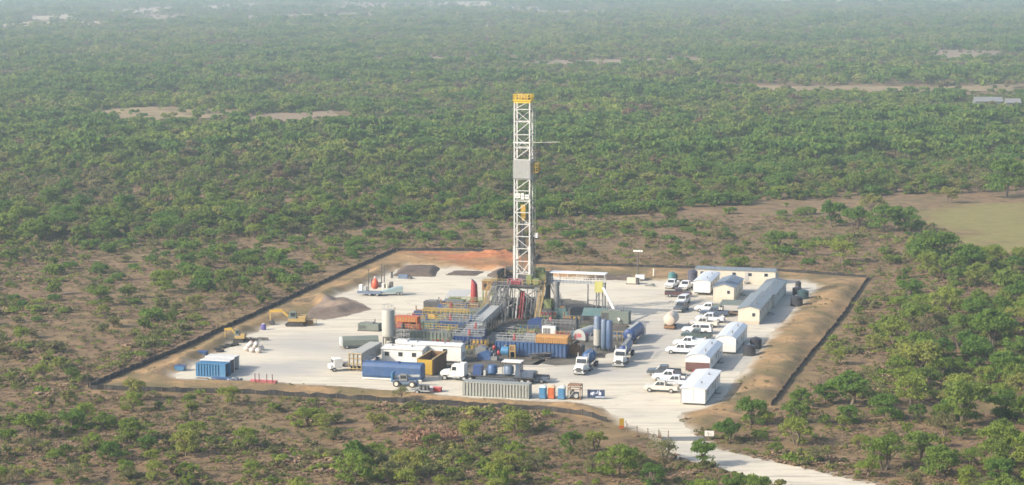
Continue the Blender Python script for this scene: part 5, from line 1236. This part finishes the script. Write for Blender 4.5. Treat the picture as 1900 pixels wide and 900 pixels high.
for x in (-6.4, -3.1):
    for s in (-1, 1): mb.bar((x, s * 1.1, 1.25), (x, s * 1.1, 4.0), .06)
mb.build('canopy_post', DARK, t); MB().box(-6.6, -2.9, -1.3, 1.3, 4.0, 4.12).build('canopy', WHITE, t); MB().box(-8.8, -5.4, -.9, .9, 1.25, 2.3).box(-6.4, -5.5, -.8, .8, 2.3, 3.5).build('engine_deck', CARBLUE, t)
pk = pickup('dark blue pickup tucked behind the blue pods', (985, 711), CARBLUE, LEFT, 1.0, bed='cover', group=None)
def tank_truck(label, at, rot, half, body, L, r=1.0, twin=False):
    t = thing('tank_truck', label, 'truck', at, rot, 'trucks parked on the pad', half); tractor(t, -.6, sleeper=False); MB().box(-L - .2, .2, -.45, .45, .9, 1.15).build('chassis_beam', DARK, t)
    if twin:
        for x in (-1.2, -3.4): MB().blob((x, 0, 2.25), (1.15, 1.15, 1.15), 3, 9, .01).build('pod', body, t, True)
    else: MB().lathex([(r * .5, -L - .25), (r, -L + .1), (r, -.4), (r * .5, 0)], 16, 0, 2.2).build('vessel', body, t, True); MB().box(-L, -.3, -.3, .3, 3.15, 3.25).build('walkway', STEEL, t)
    MB().rail([(-L + .3, .5), (-.5, .5)], 3.2 if not twin else 2.6, .8, 1.2, .035).build('top_rail', LSTEEL, t)
    for x in (-L + .7, -L + 1.9):
        for s in (-1, 1): wheel(t, x, s * .95, .5, .55)
    return t
nose = R(-106)
tank_truck('white tractor truck with round blue pods beside the vertical tanks', (1075, 697), nose, 6.0, BLUE, 5.2, twin=True)
tank_truck('white tractor truck with long blue machinery facing out toward the entrance', (1143, 683), R(-101), 6.4, DBLUE, 8.5, .9)
bt = thing('blue_tanker_trailer', 'deep blue cylindrical tanker trailer behind the long blue truck', 'trailer', (1168, 640), R(74), None, 4.6); MB().lathex([(.7, -4.8), (1.3, -4.3), (1.3, 4.1), (.7, 4.6)], 18, 0, 2.0).build('vessel', DBLUE, bt, True)
MB().box(-4.6, 4.6, -.5, .5, .55, .8).build('chassis', DARK, bt); MB().box(-4.4, 4.2, -.35, .35, 3.28, 3.36).build('walkway', LSTEEL, bt); MB().cyl((-4.8, 0, 2.0), (-4.95, 0, 2.0), .35, n=10).build('end_hatch', LSTEEL, bt)
MB().box(4.7, 6.4, -1.1, 1.1, .5, 1.9).rail([(4.7, -1.1), (6.4, -1.1), (6.4, 1.1)], 1.9, 1.0, .8, .05).build('pump_deck', LSTEEL, bt)
for x in (-3.6, -2.4):
    for s in (-1, 1): wheel(bt, x, s * .95, .5, .5)
be = thing('beige_tank_trailer', 'beige rounded tank trailer standing alone on the gravel', 'trailer', (1241, 612), R(77), None, 3.0); MB().lathex([(.5, -3.1), (1.05, -2.9), (1.35, -2.2), (1.35, 2.2), (1.0, 2.8), (.5, 3.0)], 18, 0, 2.0).build('vessel', BEIGETANK, be, True)
MB().box(-2.9, 4.6, -.5, .5, .5, .75).build('chassis', DARK, be); MB().box(-3.2, -3.0, -1.1, 1.1, .35, .9).build('rear_panel', RUST, be)
for x in (-1.9, -.8):
    for s in (-1, 1): wheel(be, x, s * .95, .45, .5)
dt = thing('dump_trailer', 'long silver dump trailer with a yellow rear frame beside the blue tank', 'trailer', (659, 690), AV, 'trucks parked on the pad', 6.2); MB().taper((-5.6, 6.2, -1.1, 1.1), (-5.9, 6.4, -1.28, 1.28), 1.2, 3.5).build('dump_body', LSTEEL, dt)
mb = MB()
for k in range(10):
    x = -5.2 + k * 1.22
    for s in (-1, 1): mb.hexa([(x - .06, s * 1.12, 1.2), (x + .06, s * 1.12, 1.2), (x + .06, s * 1.05, 1.2), (x - .06, s * 1.05, 1.2), (x - .06, s * 1.36, 3.5), (x + .06, s * 1.36, 3.5), (x + .06, s * 1.26, 3.5), (x - .06, s * 1.26, 3.5)])
mb.build('side_rib', STEEL, dt); MB().box(-5.8, 6.3, -1.2, 1.2, 3.51, 3.58).build('cover_sheet', SILOGREY, dt)
MB().box(-5.8, 6.2, -.45, .45, .8, 1.15).build('chassis', DARK, dt)
mb = MB()
for y in (-1.25, -.4, .4, 1.25): mb.bar((-6.2, y, .4), (-6.2, y, 3.6), .08)
for z in (.6, 1.6, 2.6, 3.5): mb.bar((-6.2, -1.25, z), (-6.2, 1.25, z), .08)
mb.build('rear_frame', TANYEL, dt); MB().box(-6.1, -5.95, -1.2, 1.2, 1.2, 3.3).build('tailgate', LSTEEL, dt)
for x in (-4.8, -3.6, 4.4):
    for s in (-1, 1): wheel(dt, x, s * .95, .5, .55)
wc = thing('flatbed_truck', 'small white cab truck parked behind the silver dump trailer', 'truck', (634, 690), A0 + R(215), 'trucks parked on the pad', 1.5); MB().box(.6, 2.3, -1.0, 1.0, .7, 2.5).build('cab', WHITE, wc, bevel=.1); MB().box(2.2, 3.0, -.9, .9, .6, 1.4).build('bonnet', WHITE, wc, bevel=.1); MB().box(2.25, 2.33, -.8, .8, 1.6, 2.3).build('windscreen', GLASS, wc); MB().box(-4.0, .4, -1.1, 1.1, .85, 1.0).build('flatbed', DARK, wc); MB().box(-3.5, 0, -.8, .8, 1.01, 1.5).build('load', BEIGETANK, wc)
for x in (2.2, -2.6):
    for s in (-1, 1): wheel(wc, x, s * .85, .42, .3)
tp_ = thing('covered_trailer', 'trailer under a grey green tarp with a white front behind the silver trailer', 'trailer', (662, 648), A0 + R(24), None, 1.6); MB().prismx([(-1.2, .7), (1.2, .7), (1.2, 1.8), (.7, 2.35), (-.7, 2.35), (-1.2, 1.8)], -3.4, 3.8).build('tarp', GREYGREEN, tp_); MB().box(-3.9, -3.42, -1.15, 1.15, .6, 2.1).build('front_board', WHITE, tp_); MB().box(-3.9, 3.8, -.9, .9, .5, .68).build('chassis', DARK, tp_)
for x in (-2.6, 2.0, 3.0):
    for s in (-1, 1): wheel(tp_, x, s * .95, .42, .3)

# ------------------------------------------------------------------ machines and small things
def excavator(label, at, rot, s=1.0, cab=GREYGREEN):
    t = thing('excavator', label, 'excavator', at, rot, 'yellow machines at the foot of the berm', 1.2)
    for y in (-1, 1):
        MB().prism([(-1.8 * s, .25), (-1.5 * s, 0), (1.5 * s, 0), (1.8 * s, .25), (1.8 * s, .6), (1.5 * s, .85), (-1.5 * s, .85), (-1.8 * s, .6)], y * 1.15 * s - .28, y * 1.15 * s + .28).build('track', BLACK, t)
    MB().box(-.8 * s, .8 * s, -.85 * s, .85 * s, .4, 1.0).build('undercarriage', TANYEL, t); MB().box(-2.1 * s, 1.3 * s, -1.2 * s, 1.2 * s, 1.01, 1.75).box(-2.2 * s, -.8 * s, -1.2 * s, 1.2 * s, 1.75, 2.25).build('engine_deck', TANYEL, t, bevel=.06)
    c = MB().taper((-.3 * s, 1.35 * s, .2 * s, 1.2 * s), (-.25 * s, .95 * s, .25 * s, 1.15 * s), 1.76, 3.2).build('cab', cab, t); MB().box(-.1 * s, .75 * s, 1.19 * s, 1.23 * s, 2.2, 3.0).build('window', GLASS, c)
    pts = [(1.0 * s, 1.5), (2.8 * s, 3.2), (5.0 * s, 3.0), (6.3 * s, 3.2)]; mb = MB()
    for (a, b), (c_, d) in zip(pts, pts[1:3]): mb.hexa([(a, -.62, b - .25), (c_, -.62, d - .25), (c_, -.27, d - .25), (a, -.27, b - .25), (a, -.62, b + .3), (c_, -.62, d + .25), (c_, -.27, d + .25), (a, -.27, b + .3)])
    mb.build('boom', YELLOW, t); MB().hexa([(4.9 * s, -.6, 3.3), (5.25 * s, -.6, 3.3), (5.25 * s, -.3, 3.3), (4.9 * s, -.3, 3.3), (4.9 * s, -.6, .9), (5.15 * s, -.6, .9), (5.15 * s, -.3, .9), (4.9 * s, -.3, .9)]).build('arm', TANYEL, t)
    MB().prism([(4.6 * s, .95), (5.3 * s, 1.0), (5.2 * s, .2), (4.5 * s, .05), (4.2 * s, .4)], -.95, .05).build('bucket', DARK, t); MB().cyl((1.6 * s, -.45, 1.9), (2.7 * s, -.45, 2.8), .09, n=8).build('hydraulic_ram', LSTEEL, t); return t
excavator('yellow excavator with raised boom and grey cab beside the brown mound', (545, 606), A0 + R(190), 1.1)
ex2 = excavator('small yellow excavator with short boom behind the white sacks', (440, 637), A0 + R(186), .72)
ex2.scale = (.85, .85, .85)
fr = thing('stabbing_frame', 'rusty yellow drill tool frame lying beside the large excavator', 'frame', (560, 604), A0); mb = MB()
for y in (0, 1.3):
    for z in (.3, 1.3): mb.bar((-1, y, z), (2.8, y, z), .09)
    for x in (-1, .2, 1.5, 2.8): mb.bar((x, y, 0), (x, y, 1.5), .08)
mb.build('frame_bar', TANYEL, fr); MB().box(-.6, 2.2, .2, 1.1, .35, 1.0).build('machine', RUST, fr)
for i, (x, y, z, s) in enumerate(((458, 652, 0, 1.), (468, 654, 0, 1.05), (479, 655, 0, 1.), (463, 646, 0, 1.), (474, 648, 0, 1.), (485, 650, 0, .95), (466, 651, .95, .95), (476, 652, .95, .95))):
    lab = ['pale sack at the lower corner of the sack pile', 'pale sack in the middle of the front of the sack pile', 'pale sack at the front end of the sack pile toward the gravel', 'pale sack at the back of the pile next to the hoses', 'pale sack in the middle of the back of the pile', 'pale sack at the back end of the pile toward the gravel', 'pale sack on top of the pile toward the containers', 'pale sack on top of the pile toward the open gravel'][i]
    b = thing('bulk_sack', lab, 'sack', P(x, y) + Vector((0, 0, z)), A0 + R(13 * i), 'pile of white bulk sacks'); MB().blob((0, 0, .52), (.66 * s, .62 * s, .52), i, 7, .12).build('sack_body', BAG, b, True)
    mb = MB()
    for a in range(4): mb.bar((.3 * math.cos(a * 1.57), .3 * math.sin(a * 1.57), .95), (.12 * math.cos(a * 1.57), .12 * math.sin(a * 1.57), 1.2), .03)
    mb.build('lifting_loop', BAG, b)
for i, (x, y, lab) in enumerate(((402, 650, 'black tyre lying at the lower end of the tyre row'), (412, 646, 'black tyre lying second from the containers'), (424, 643, 'black tyre lying in the middle of the tyre row'), (436, 641, 'black tyre lying before the small excavator'), (408, 653, 'black tyre lying just behind the white roofs'))):
    o = MB(); n = 16; 
    for k in range(n): a, b = 2 * math.pi * k / n, 2 * math.pi * (k + 1) / n; o.cyl((.62 * math.cos(a), .62 * math.sin(a), .25), (.62 * math.cos(b), .62 * math.sin(b), .25), .25, n=8)
    t = o.build('tyre', BLACK); t.location = P(x, y); tag(t, lab, 'tyre', 'black tyres beside the berm')
pp = thing('hose_pile', 'pile of dark hose and scrap between the tyres and small excavator', 'scrap', (465, 632), A0 + R(15)); mb = MB(); q = random.Random(9)
for i in range(26): a = q.uniform(-.6, .6); x, y, z = q.uniform(-3, 3), q.uniform(-1, 1), q.uniform(.1, .7); mb.cyl((x - math.cos(a), y - math.sin(a), z), (x + math.cos(a), y + math.sin(a), max(.1, z + q.uniform(-.3, .3))), q.uniform(.05, .13), n=6)
mb.build('hose', DARK, pp); MB().box(-2.5, 1.0, -.9, .6, 0, .35).build('pallet', RUST, pp)
dr = thing('plastic_drum', 'purple and white drum standing alone below the large excavator', 'drum', (489, 612)); MB().lathe([(.5, 0), (.55, .1), (.55, 1.1), (.4, 1.25)], 14).build('drum_body', M('purple_plastic', (.12, .10, .30), .5), dr, True); MB().lathe([(.3, 1.26), (.3, 1.34), (.1, 1.36)], 10).build('lid', WHITE, dr)
def skip(label, at, mat, rot=A0, s=1.0):
    t = thing('blue_skip', label, 'skip', at, rot); MB().taper((-.8 * s, .8 * s, -.6 * s, .6 * s), (-1.0 * s, 1.0 * s, -.75 * s, .75 * s), .15, 1.0 * s).build('hopper', mat, t); MB().box(-.7 * s, .7 * s, -.5 * s, .5 * s, 0, .14).build('skid', DARK, t); MB().box(-1.02 * s, 1.02 * s, -.77 * s, .77 * s, 1.0 * s, 1.08 * s).build('cover', DBLUE, t)
skip('small blue skip near the berm left of the sky blue container', (335, 688), LBLUE, s=1.0); skip('blue skip half hidden behind the white container roofs', (377, 660), BLUE, s=.9)
pt = thing('pallet_stack', 'low grey pallets lying in front of the sky blue container', 'pallets', (375, 707)); mb = MB()
for z in (0, .18, .36): mb.box(-1.3, 1.3, -.5, .5, z + .1, z + .14).box(-1.3, 1.3, -.5, -.4, z, z + .1).box(-1.3, 1.3, .4, .5, z, z + .1)
mb.build('pallet', LSTEEL, pt); MB().box(-1, 1, -.4, .4, .51, .6).build('board', WOOD, pt)
bb = thing('blue_pipe_stack', 'stack of blue pipes and dark parts before the blue container', 'pipes', (416, 706)); mb = MB(); q = random.Random(2)
for i in range(9): mb.cyl((-2.4, -.5 + .14 * i, .2 + q.random() * .3), (1.2, -.5 + .14 * i, .2 + q.random() * .3), .1, n=6)
mb.build('pipe_layer', BLUE, bb); mb = MB()
for i in range(10): x, y = 1.2 + q.random() * 2.2, q.uniform(-.6, .6); mb.blob((x, y, .3), (.4, .3, .3), i, 5, .25)
mb.build('scrap', CARBLUE, bb)
pr_ = thing('red_pipe_rack', 'faded red pipe rack with dark upright posts near the front bank', 'pipe rack', (490, 712)); mb = MB()
for y in (-.6, .6): mb.box(-2.4, 2.4, y - .1, y + .1, .25, .5)
for x in (-2.2, -.8, .8, 2.2): mb.box(x - .1, x + .1, -.7, .7, .05, .24)
for i in range(8): mb.cyl((-2.6 + .1 * (i % 3), -.5 + .14 * i, .6), (2.5, -.5 + .14 * i, .6), .08, n=6)
mb.build('rack_frame', PINK, pr_)
for x in (-1.5, -.7, .8, 1.9): MB().box(x - .06, x + .06, -.72, -.6, .2, 2.0).build('upright', MAROON, pr_)
# telehandler, scrap and crates at the front
th = thing('telehandler', 'grey blue telehandler with pale wheels before the long blue tank', 'telehandler', (750, 719), A0, None, 1.0)
for x in (-1.5, 1.5):
    for s in (-1, 1): wheel(th, x, s * .95, .62, .4, M('cream_rim', (.6, .55, .42), .5))
MB().box(-2.3, 2.2, -.7, .7, .6, 1.25).build('body', BLUEGREY, th, bevel=.06); c = MB().taper((-1.0, .5, -.95, -.1), (-.8, .4, -.9, -.15), 1.26, 2.4).build('cab', STEEL, th); MB().box(-.75, .3, -.97, -.94, 1.6, 2.2).build('window', GLASS, c)
MB().hexa([(-2.4, .1, 1.5), (2.6, .1, 1.9), (2.6, .5, 1.9), (-2.4, .5, 1.5), (-2.4, .1, 1.9), (2.6, .1, 2.25), (2.6, .5, 2.25), (-2.4, .5, 1.9)]).build('boom', LSTEEL, th); MB().box(-2.6, -2.35, -.7, .8, .8, 2.6).build('fork_carriage', LBLUE, th)
sc_ = thing('scrap_frame', 'low grey trailer frame with dark drums before the telehandler', 'trailer', (780, 729), A0); MB().box(-1.9, 1.9, -.8, .8, .45, .6).bar((-2.6, 0, .4), (-1.8, 0, .5), .09).build('deck', LSTEEL, sc_)
for x in (.2, .9, 1.5): MB().cyl((x, -.2, .61), (x, -.2, 1.45), .28, n=10).build('drum', DARK, sc_)
for s in (-1, 1): wheel(sc_, -.3, s * .95, .38, .25)
MB().bar((-1.8, -.6, .62), (.2, .4, 1.1), .12).build('pipe', SILOGREY, sc_)
cr = thing('red_crate', 'bright red steel crate lying before the ribbed container', 'crate', (809, 728), A0, None, .5); MB().box(-.85, .85, -.5, .5, .1, .8).build('crate_body', RED, cr); MB().box(-.9, .9, -.55, .55, .8, .87).build('lid', M('red_lid', (.5, .10, .09), .5), cr)
cr = thing('pink_crate', 'pale pink crate standing beside the bright red crate', 'crate', (798, 729), A0, None, .4); MB().box(-.42, .42, -.4, .4, .08, .9).build('crate_body', M('pale_pink', (.6, .40, .38), .6), cr); MB().box(-.46, .46, -.44, .44, .9, .96).build('lid', WHITE, cr)
def toilet(label, at, mat, roof):
    t = thing('portable_toilet', label, 'portable toilet', at, A0, 'portable toilets in a row', .6); MB().box(-.58, .58, -.58, .58, .12, 2.1).build('cabin', mat, t, bevel=.04); MB().prism([(-.63, 2.1), (.63, 2.1), (.56, 2.28), (0, 2.4), (-.56, 2.28)], -.63, .63).build('roof', roof, t)
    MB().box(-.62, .62, -.62, .62, 0, .115).build('skid', DARK, t); d = MB().box(-.42, .42, -.615, -.583, .2, 2.0).build('door', mat, t); MB().box(.26, .32, -.65, -.617, 1.0, 1.15).build('handle', DARK, d); MB().cyl((.4, .4, 2.2), (.4, .4, 2.65), .05, n=6).build('vent', STEEL, t)
PALEB = M('pale_blue_roof', (.55, .65, .68), .5)
toilet('blue portable toilet beside the end of the ribbed container', (1006, 741), LBLUE, PALEB); toilet('orange portable toilet between the two blue ones', (1022, 741), ORANGE, M('pale_orange_roof', (.75, .45, .28), .5)); toilet('blue portable toilet with white roof beside the rusty pump frame', (1041, 742), LBLUE, WHITE)
sk = thing('caged_pump', 'rusty caged pump unit at the end of the toilet row', 'pump', (1065, 742), A0, None, .9); mb = MB()
for x in (-1.1, 1.1):
    for y in (-.85, .85): mb.box(x - .07, x + .07, y - .07, y + .07, 0, 2.6)
for z in (.1, 1.9, 2.55):
    for y in (-.85, .85): mb.box(-1.1, 1.1, y - .06, y + .06, z - .06, z + .06)
    for x in (-1.1, 1.1): mb.box(x - .055, x + .055, -.85, .85, z - .055, z + .055)
mb.build('cage', RUST, sk); MB().box(-1.15, 1.15, -.9, .9, 2.62, 2.7).build('roof', M('rusty_roof', (.22, .13, .08), .8), sk); MB().box(-.8, .6, -.5, .5, .17, 1.2).cyl((-.4, -.2, 1.2), (-.4, -.2, 1.7), .25, n=10).build('engine', DARK, sk); MB().cyl((.3, -.62, .7), (.3, -.55, .7), .4, n=12).build('flywheel', LSTEEL, sk); MB().bar((-1.0, -.9, .3), (-.1, -.9, 1.5), .08).build('pipe', LSTEEL, sk)
sb = thing('sign_board', 'dark blue sign board with white lettering facing the front bank', 'sign', (1106, 741), A0 + R(8)); MB().box(-1.55, 1.55, -.04, .04, .25, 1.75).build('panel', M('navy_sign_paint', (.03, .05, .11), .5), sb)
mb = MB()   # the words cannot be made out in the photo: pale blocks of lettering where they stand
for x0, x1, z0, z1 in ((-1.0, -.82, .85, 1.2), (-.78, -.55, .75, 1.3), (-.5, -.32, .9, 1.35), (-.1, .22, 1.05, 1.2), (.2, .3, 1.2, 1.55), (.48, .9, .8, 1.3), (.5, .6, 1.3, 1.65)): mb.box(x0, x1, -.06, -.042, z0, z1)
mb.box(-.1, 1.5, -.06, -.042, .38, .52).build('lettering', M('sign_white', (.62, .66, .74), .5), sb)
for x in (-1.3, 1.3): MB().box(x - .06, x + .06, .045, .15, 0, 1.8).build('post', STEEL, sb)
# plastic tanks
def poly(label, at, r, h, mat=POLY, half=1.0, top=True, group='plastic water tanks'):
    t = thing('plastic_tank', label, 'tank', at, A0, group, half); mb = MB(); pr = [(r, 0)]
    for k in range(5): z = h * .85 * (k + .5) / 5; pr += [(r, z - .12), (r * 1.025, z), (r, z + .12)]
    mb.lathe(pr + [(r, h * .86), (r * .6, h * .96), (.3, h)], 20).build('tank_shell', mat, t, True); MB().cyl((0, 0, h - .02), (0, 0, h + .12), .28, n=12).build('lid', STEEL, t)
poly('black plastic tank standing in front of its pair beside the rounded trailer', (1389, 661), 1.25, 2.2); poly('black plastic tank standing behind its pair beside the rounded trailer', (1401, 648), 1.2, 2.3)
poly('black plastic tank foremost of the group by the longest trailer', (1477, 569), 1.4, 2.4); poly('dark green plastic tank at the outer side of the group by the longest trailer', (1489, 556), 1.3, 2.2, M('dark_teal_plastic', (.03, .06, .065), .45)); poly('black plastic tank hidden behind the others by the longest trailer', (1478, 549), 1.1, 2.0); poly('small dark tank with a pipe on top at the back of the group', (1480, 538), .7, 2.0)
poly('teal tank standing at the back edge above a white pickup', (1246, 524), .95, 2.4, M('teal_plastic', (.06, .16, .16), .5), .8); poly('dark tall tank beside the end of the back trailer', (1284, 528), 1.2, 3.6, M('dark_grey_plastic', (.06, .06, .085), .5), .8); poly('dark green tank next to the teal tank', (1252, 523), .6, 2.0, M('bottle_green_plastic', (.025, .06, .05), .5), .5)
# back edge clutter
lp = thing('light_tower', 'tall light tower with two white lamp heads at the back edge', 'light tower', (1188, 521), A0); MB().box(-1.1, 1.1, -.6, .6, .5, 1.5).build('generator_box', WHITE, lp); MB().cyl((-.6, 0, 1.5), (-.6, 0, 7.4), .13, n=8).build('pole', DARK, lp); MB().box(-1.9, .7, -.05, .05, 7.0, 7.12).build('crossbar', DARK, lp)
for x in (-1.5, -.9, -.3, .3): MB().box(x - .24, x + .24, -.25, -.06, 7.13, 7.6).build('lamp_head', WHITE, lp)
for s in (-1, 1): wheel(lp, 0, s * .7, .33, .22)
t = thing('cream_box', 'cream equipment box on a dark skid near the light tower', 'box', (1172, 528), A0, None, .8); MB().box(-1.2, 1.0, -.8, .8, .25, 1.6).build('box_body', CREAM, t); MB().box(1.05, 1.6, -.7, .7, .2, 1.5).build('motor', DARK, t); MB().box(-1.4, 1.7, -.85, .85, 0, .22).build('skid', DARK, t)
t = thing('white_post_tank', 'slim cream upright tank at the back edge', 'tank', (1213, 515)); MB().lathe([(.22, 0), (.22, 2.1), (.1, 2.3)], 12).build('tank_shell', CREAM, t, True); MB().box(-.35, .35, -.35, .35, -.02, .12).build('foot', STEEL, t)
t = thing('debris_frame', 'small grey frame lying on the gravel near the cream box', 'frame', (1206, 531)); MB().box(-1.2, 1.2, -.5, -.4, .1, .3).box(-1.2, 1.2, .4, .5, .1, .3).box(-1.1, -1, -.4, .4, .1, .3).box(1, 1.1, -.4, .4, .1, .3).build('frame_bar', STEEL, t); MB().blob((.6, 0, .4), (.5, .4, .3), 3, 6, .2).build('load', GREYGREEN, t)
# upper corner: trailers with an orange tank
t = thing('equipment_trailer', 'grey blue flat trailer carrying white gear at the upper corner', 'trailer', (690, 550), A0, 'trailers at the upper corner', 1.2); MB().box(-3.6, 2.2, -1.1, 1.1, .7, .95).box(-3.6, 2.2, -1.2, -1.1, .6, 1.2).build('deck', BLUEGREY, t)
for x in (-.6, 1.2):
    for s in (-1, 1): wheel(t, x, s * .9, .45, .3)
for x, h, mt in ((-3.0, 1.6, WHITE), (-2.0, 1.2, LSTEEL)): MB().box(x - .4, x + .4, -.5, .5, .96, .96 + h).build('load_box', mt, t)
t = thing('orange_hopper', 'orange red hopper with a pink top standing on the flat trailer', 'hopper', P(693, 545) + V * 1.3 + Vector((0, 0, .97))); MB().lathe([(.5, 0), (.85, .4), (.85, 1.5), (.5, 2.2), (.2, 2.5)], 10).build('hopper_body', M('orange_red_paint', (.55, .09, .04), .5), t, True); MB().lathe([(.3, 2.5), (.3, 2.9), (.1, 3.0)], 10).build('cap', M('pale_pink', (.6, .4, .38)), t)
t = thing('equipment_trailer', 'teal sloping trailer beside the orange hopper', 'trailer', (724, 549), A0 + R(20), 'trailers at the upper corner', 1.2); MB().prism([(-3.2, .7), (2.6, .7), (2.6, 2.0), (1.0, 1.9)], -1.05, 1.05).build('body', M('pale_teal_steel', (.25, .33, .34), .5), t)
for x in (1.4, 2.2):
    for s in (-1, 1): wheel(t, x, s * .9, .42, .3)
for lab, at, h in (('thin dark pole by the orange hopper', (684, 543), 5.6), ('thin dark pole behind the white gear', (708, 524), 4.6), ('thin dark pole behind the teal trailer', (713, 524), 4.4)):
    t = thing('pole', lab, 'pole', at, A0, 'poles at the upper corner'); MB().cyl((0, 0, 0), (0, 0, h), .14, .10, 6).build('shaft', DARK, t); MB().box(-.25, .25, -.05, .05, h - .3, h - .2).build('crossarm', DARK, t)
t = thing('mixed_gear', 'dark gear and white drums stacked behind the orange hopper', 'gear', (708, 533), A0); mb = MB(); q = random.Random(8)
for i in range(9): x, y = q.uniform(-2.6, 2.6), q.uniform(-.8, .8); mb.box(x - .4, x + .4, y - .3, y + .3, 0, q.uniform(.6, 1.9))
mb.build('machine', DARK, t); MB().cyl((.8, -1.1, 0), (.8, -1.1, 1.2), .35, n=10).build('drum', WHITE, t); MB().cyl((1.8, -1.1, 0), (1.8, -1.1, 1.1), .33, n=10).build('drum', CREAM, t)
t = thing('blue_crate', 'blue grey crates before the large spoil heap', 'crate', (750, 517), A0); MB().box(-1.4, 1.0, -.6, .6, 0, 1.0).build('crate_body', BLUEGREY, t); MB().box(-3.4, -3.0, -.3, .3, 0, 1.6).box(1.1, 2.0, -.5, .5, 0, .7).build('box', DARK, t)

# pale roofed barns among the trees far behind
for lab, at, L, W in (('pale roofed barn among trees beyond the right of the plain', (1832, 199), 15, 9), ('small pale roofed shed beside the far barn', (1878, 202), 8, 6)):
    t = thing('barn', lab.replace('beyond the right of the plain', 'far behind the grassy field'), 'barn', at, A0 + R(12), 'far barns', 5); MB().prismx([(-W / 2, 0), (W / 2, 0), (W / 2, 3.2), (0, 5.2), (-W / 2, 3.2)], -L / 2, L / 2).build('wall', GREYGREEN, t)
    MB().prismx([(-W / 2 - .4, 3.05), (0, 5.25), (W / 2 + .4, 3.05), (W / 2 + .4, 3.2), (0, 5.4), (-W / 2 - .4, 3.2)], -L / 2 - .3, L / 2 + .3).build('roof', STEEL, t); MB().box(-1.5, 1.5, -W / 2 - .06, -W / 2 - .005, 0, 2.7).build('door', DARK, t)

# ------------------------------------------------------------------ haze over the whole plain
hm = bpy.data.materials.new('haze_air'); hm.use_nodes = True; hn = hm.node_tree
for x in list(hn.nodes):
    if x.type != 'OUTPUT_MATERIAL': hn.nodes.remove(x)
pv = hn.nodes.new('ShaderNodeVolumePrincipled'); pv.inputs['Color'].default_value = (0.74, 0.90, 1.0, 1); pv.inputs['Density'].default_value = HAZE_DENSITY; pv.inputs['Anisotropy'].default_value = 0.2
hn.links.new(pv.outputs[0], hn.nodes['Material Output'].inputs['Volume'])
hz = MB().box(-16000, 16000, -16000, 17500, -1.2, 82).build('haze', hm); hz['kind'] = 'stuff'; hz['label'] = 'pale dusty haze over the plain'
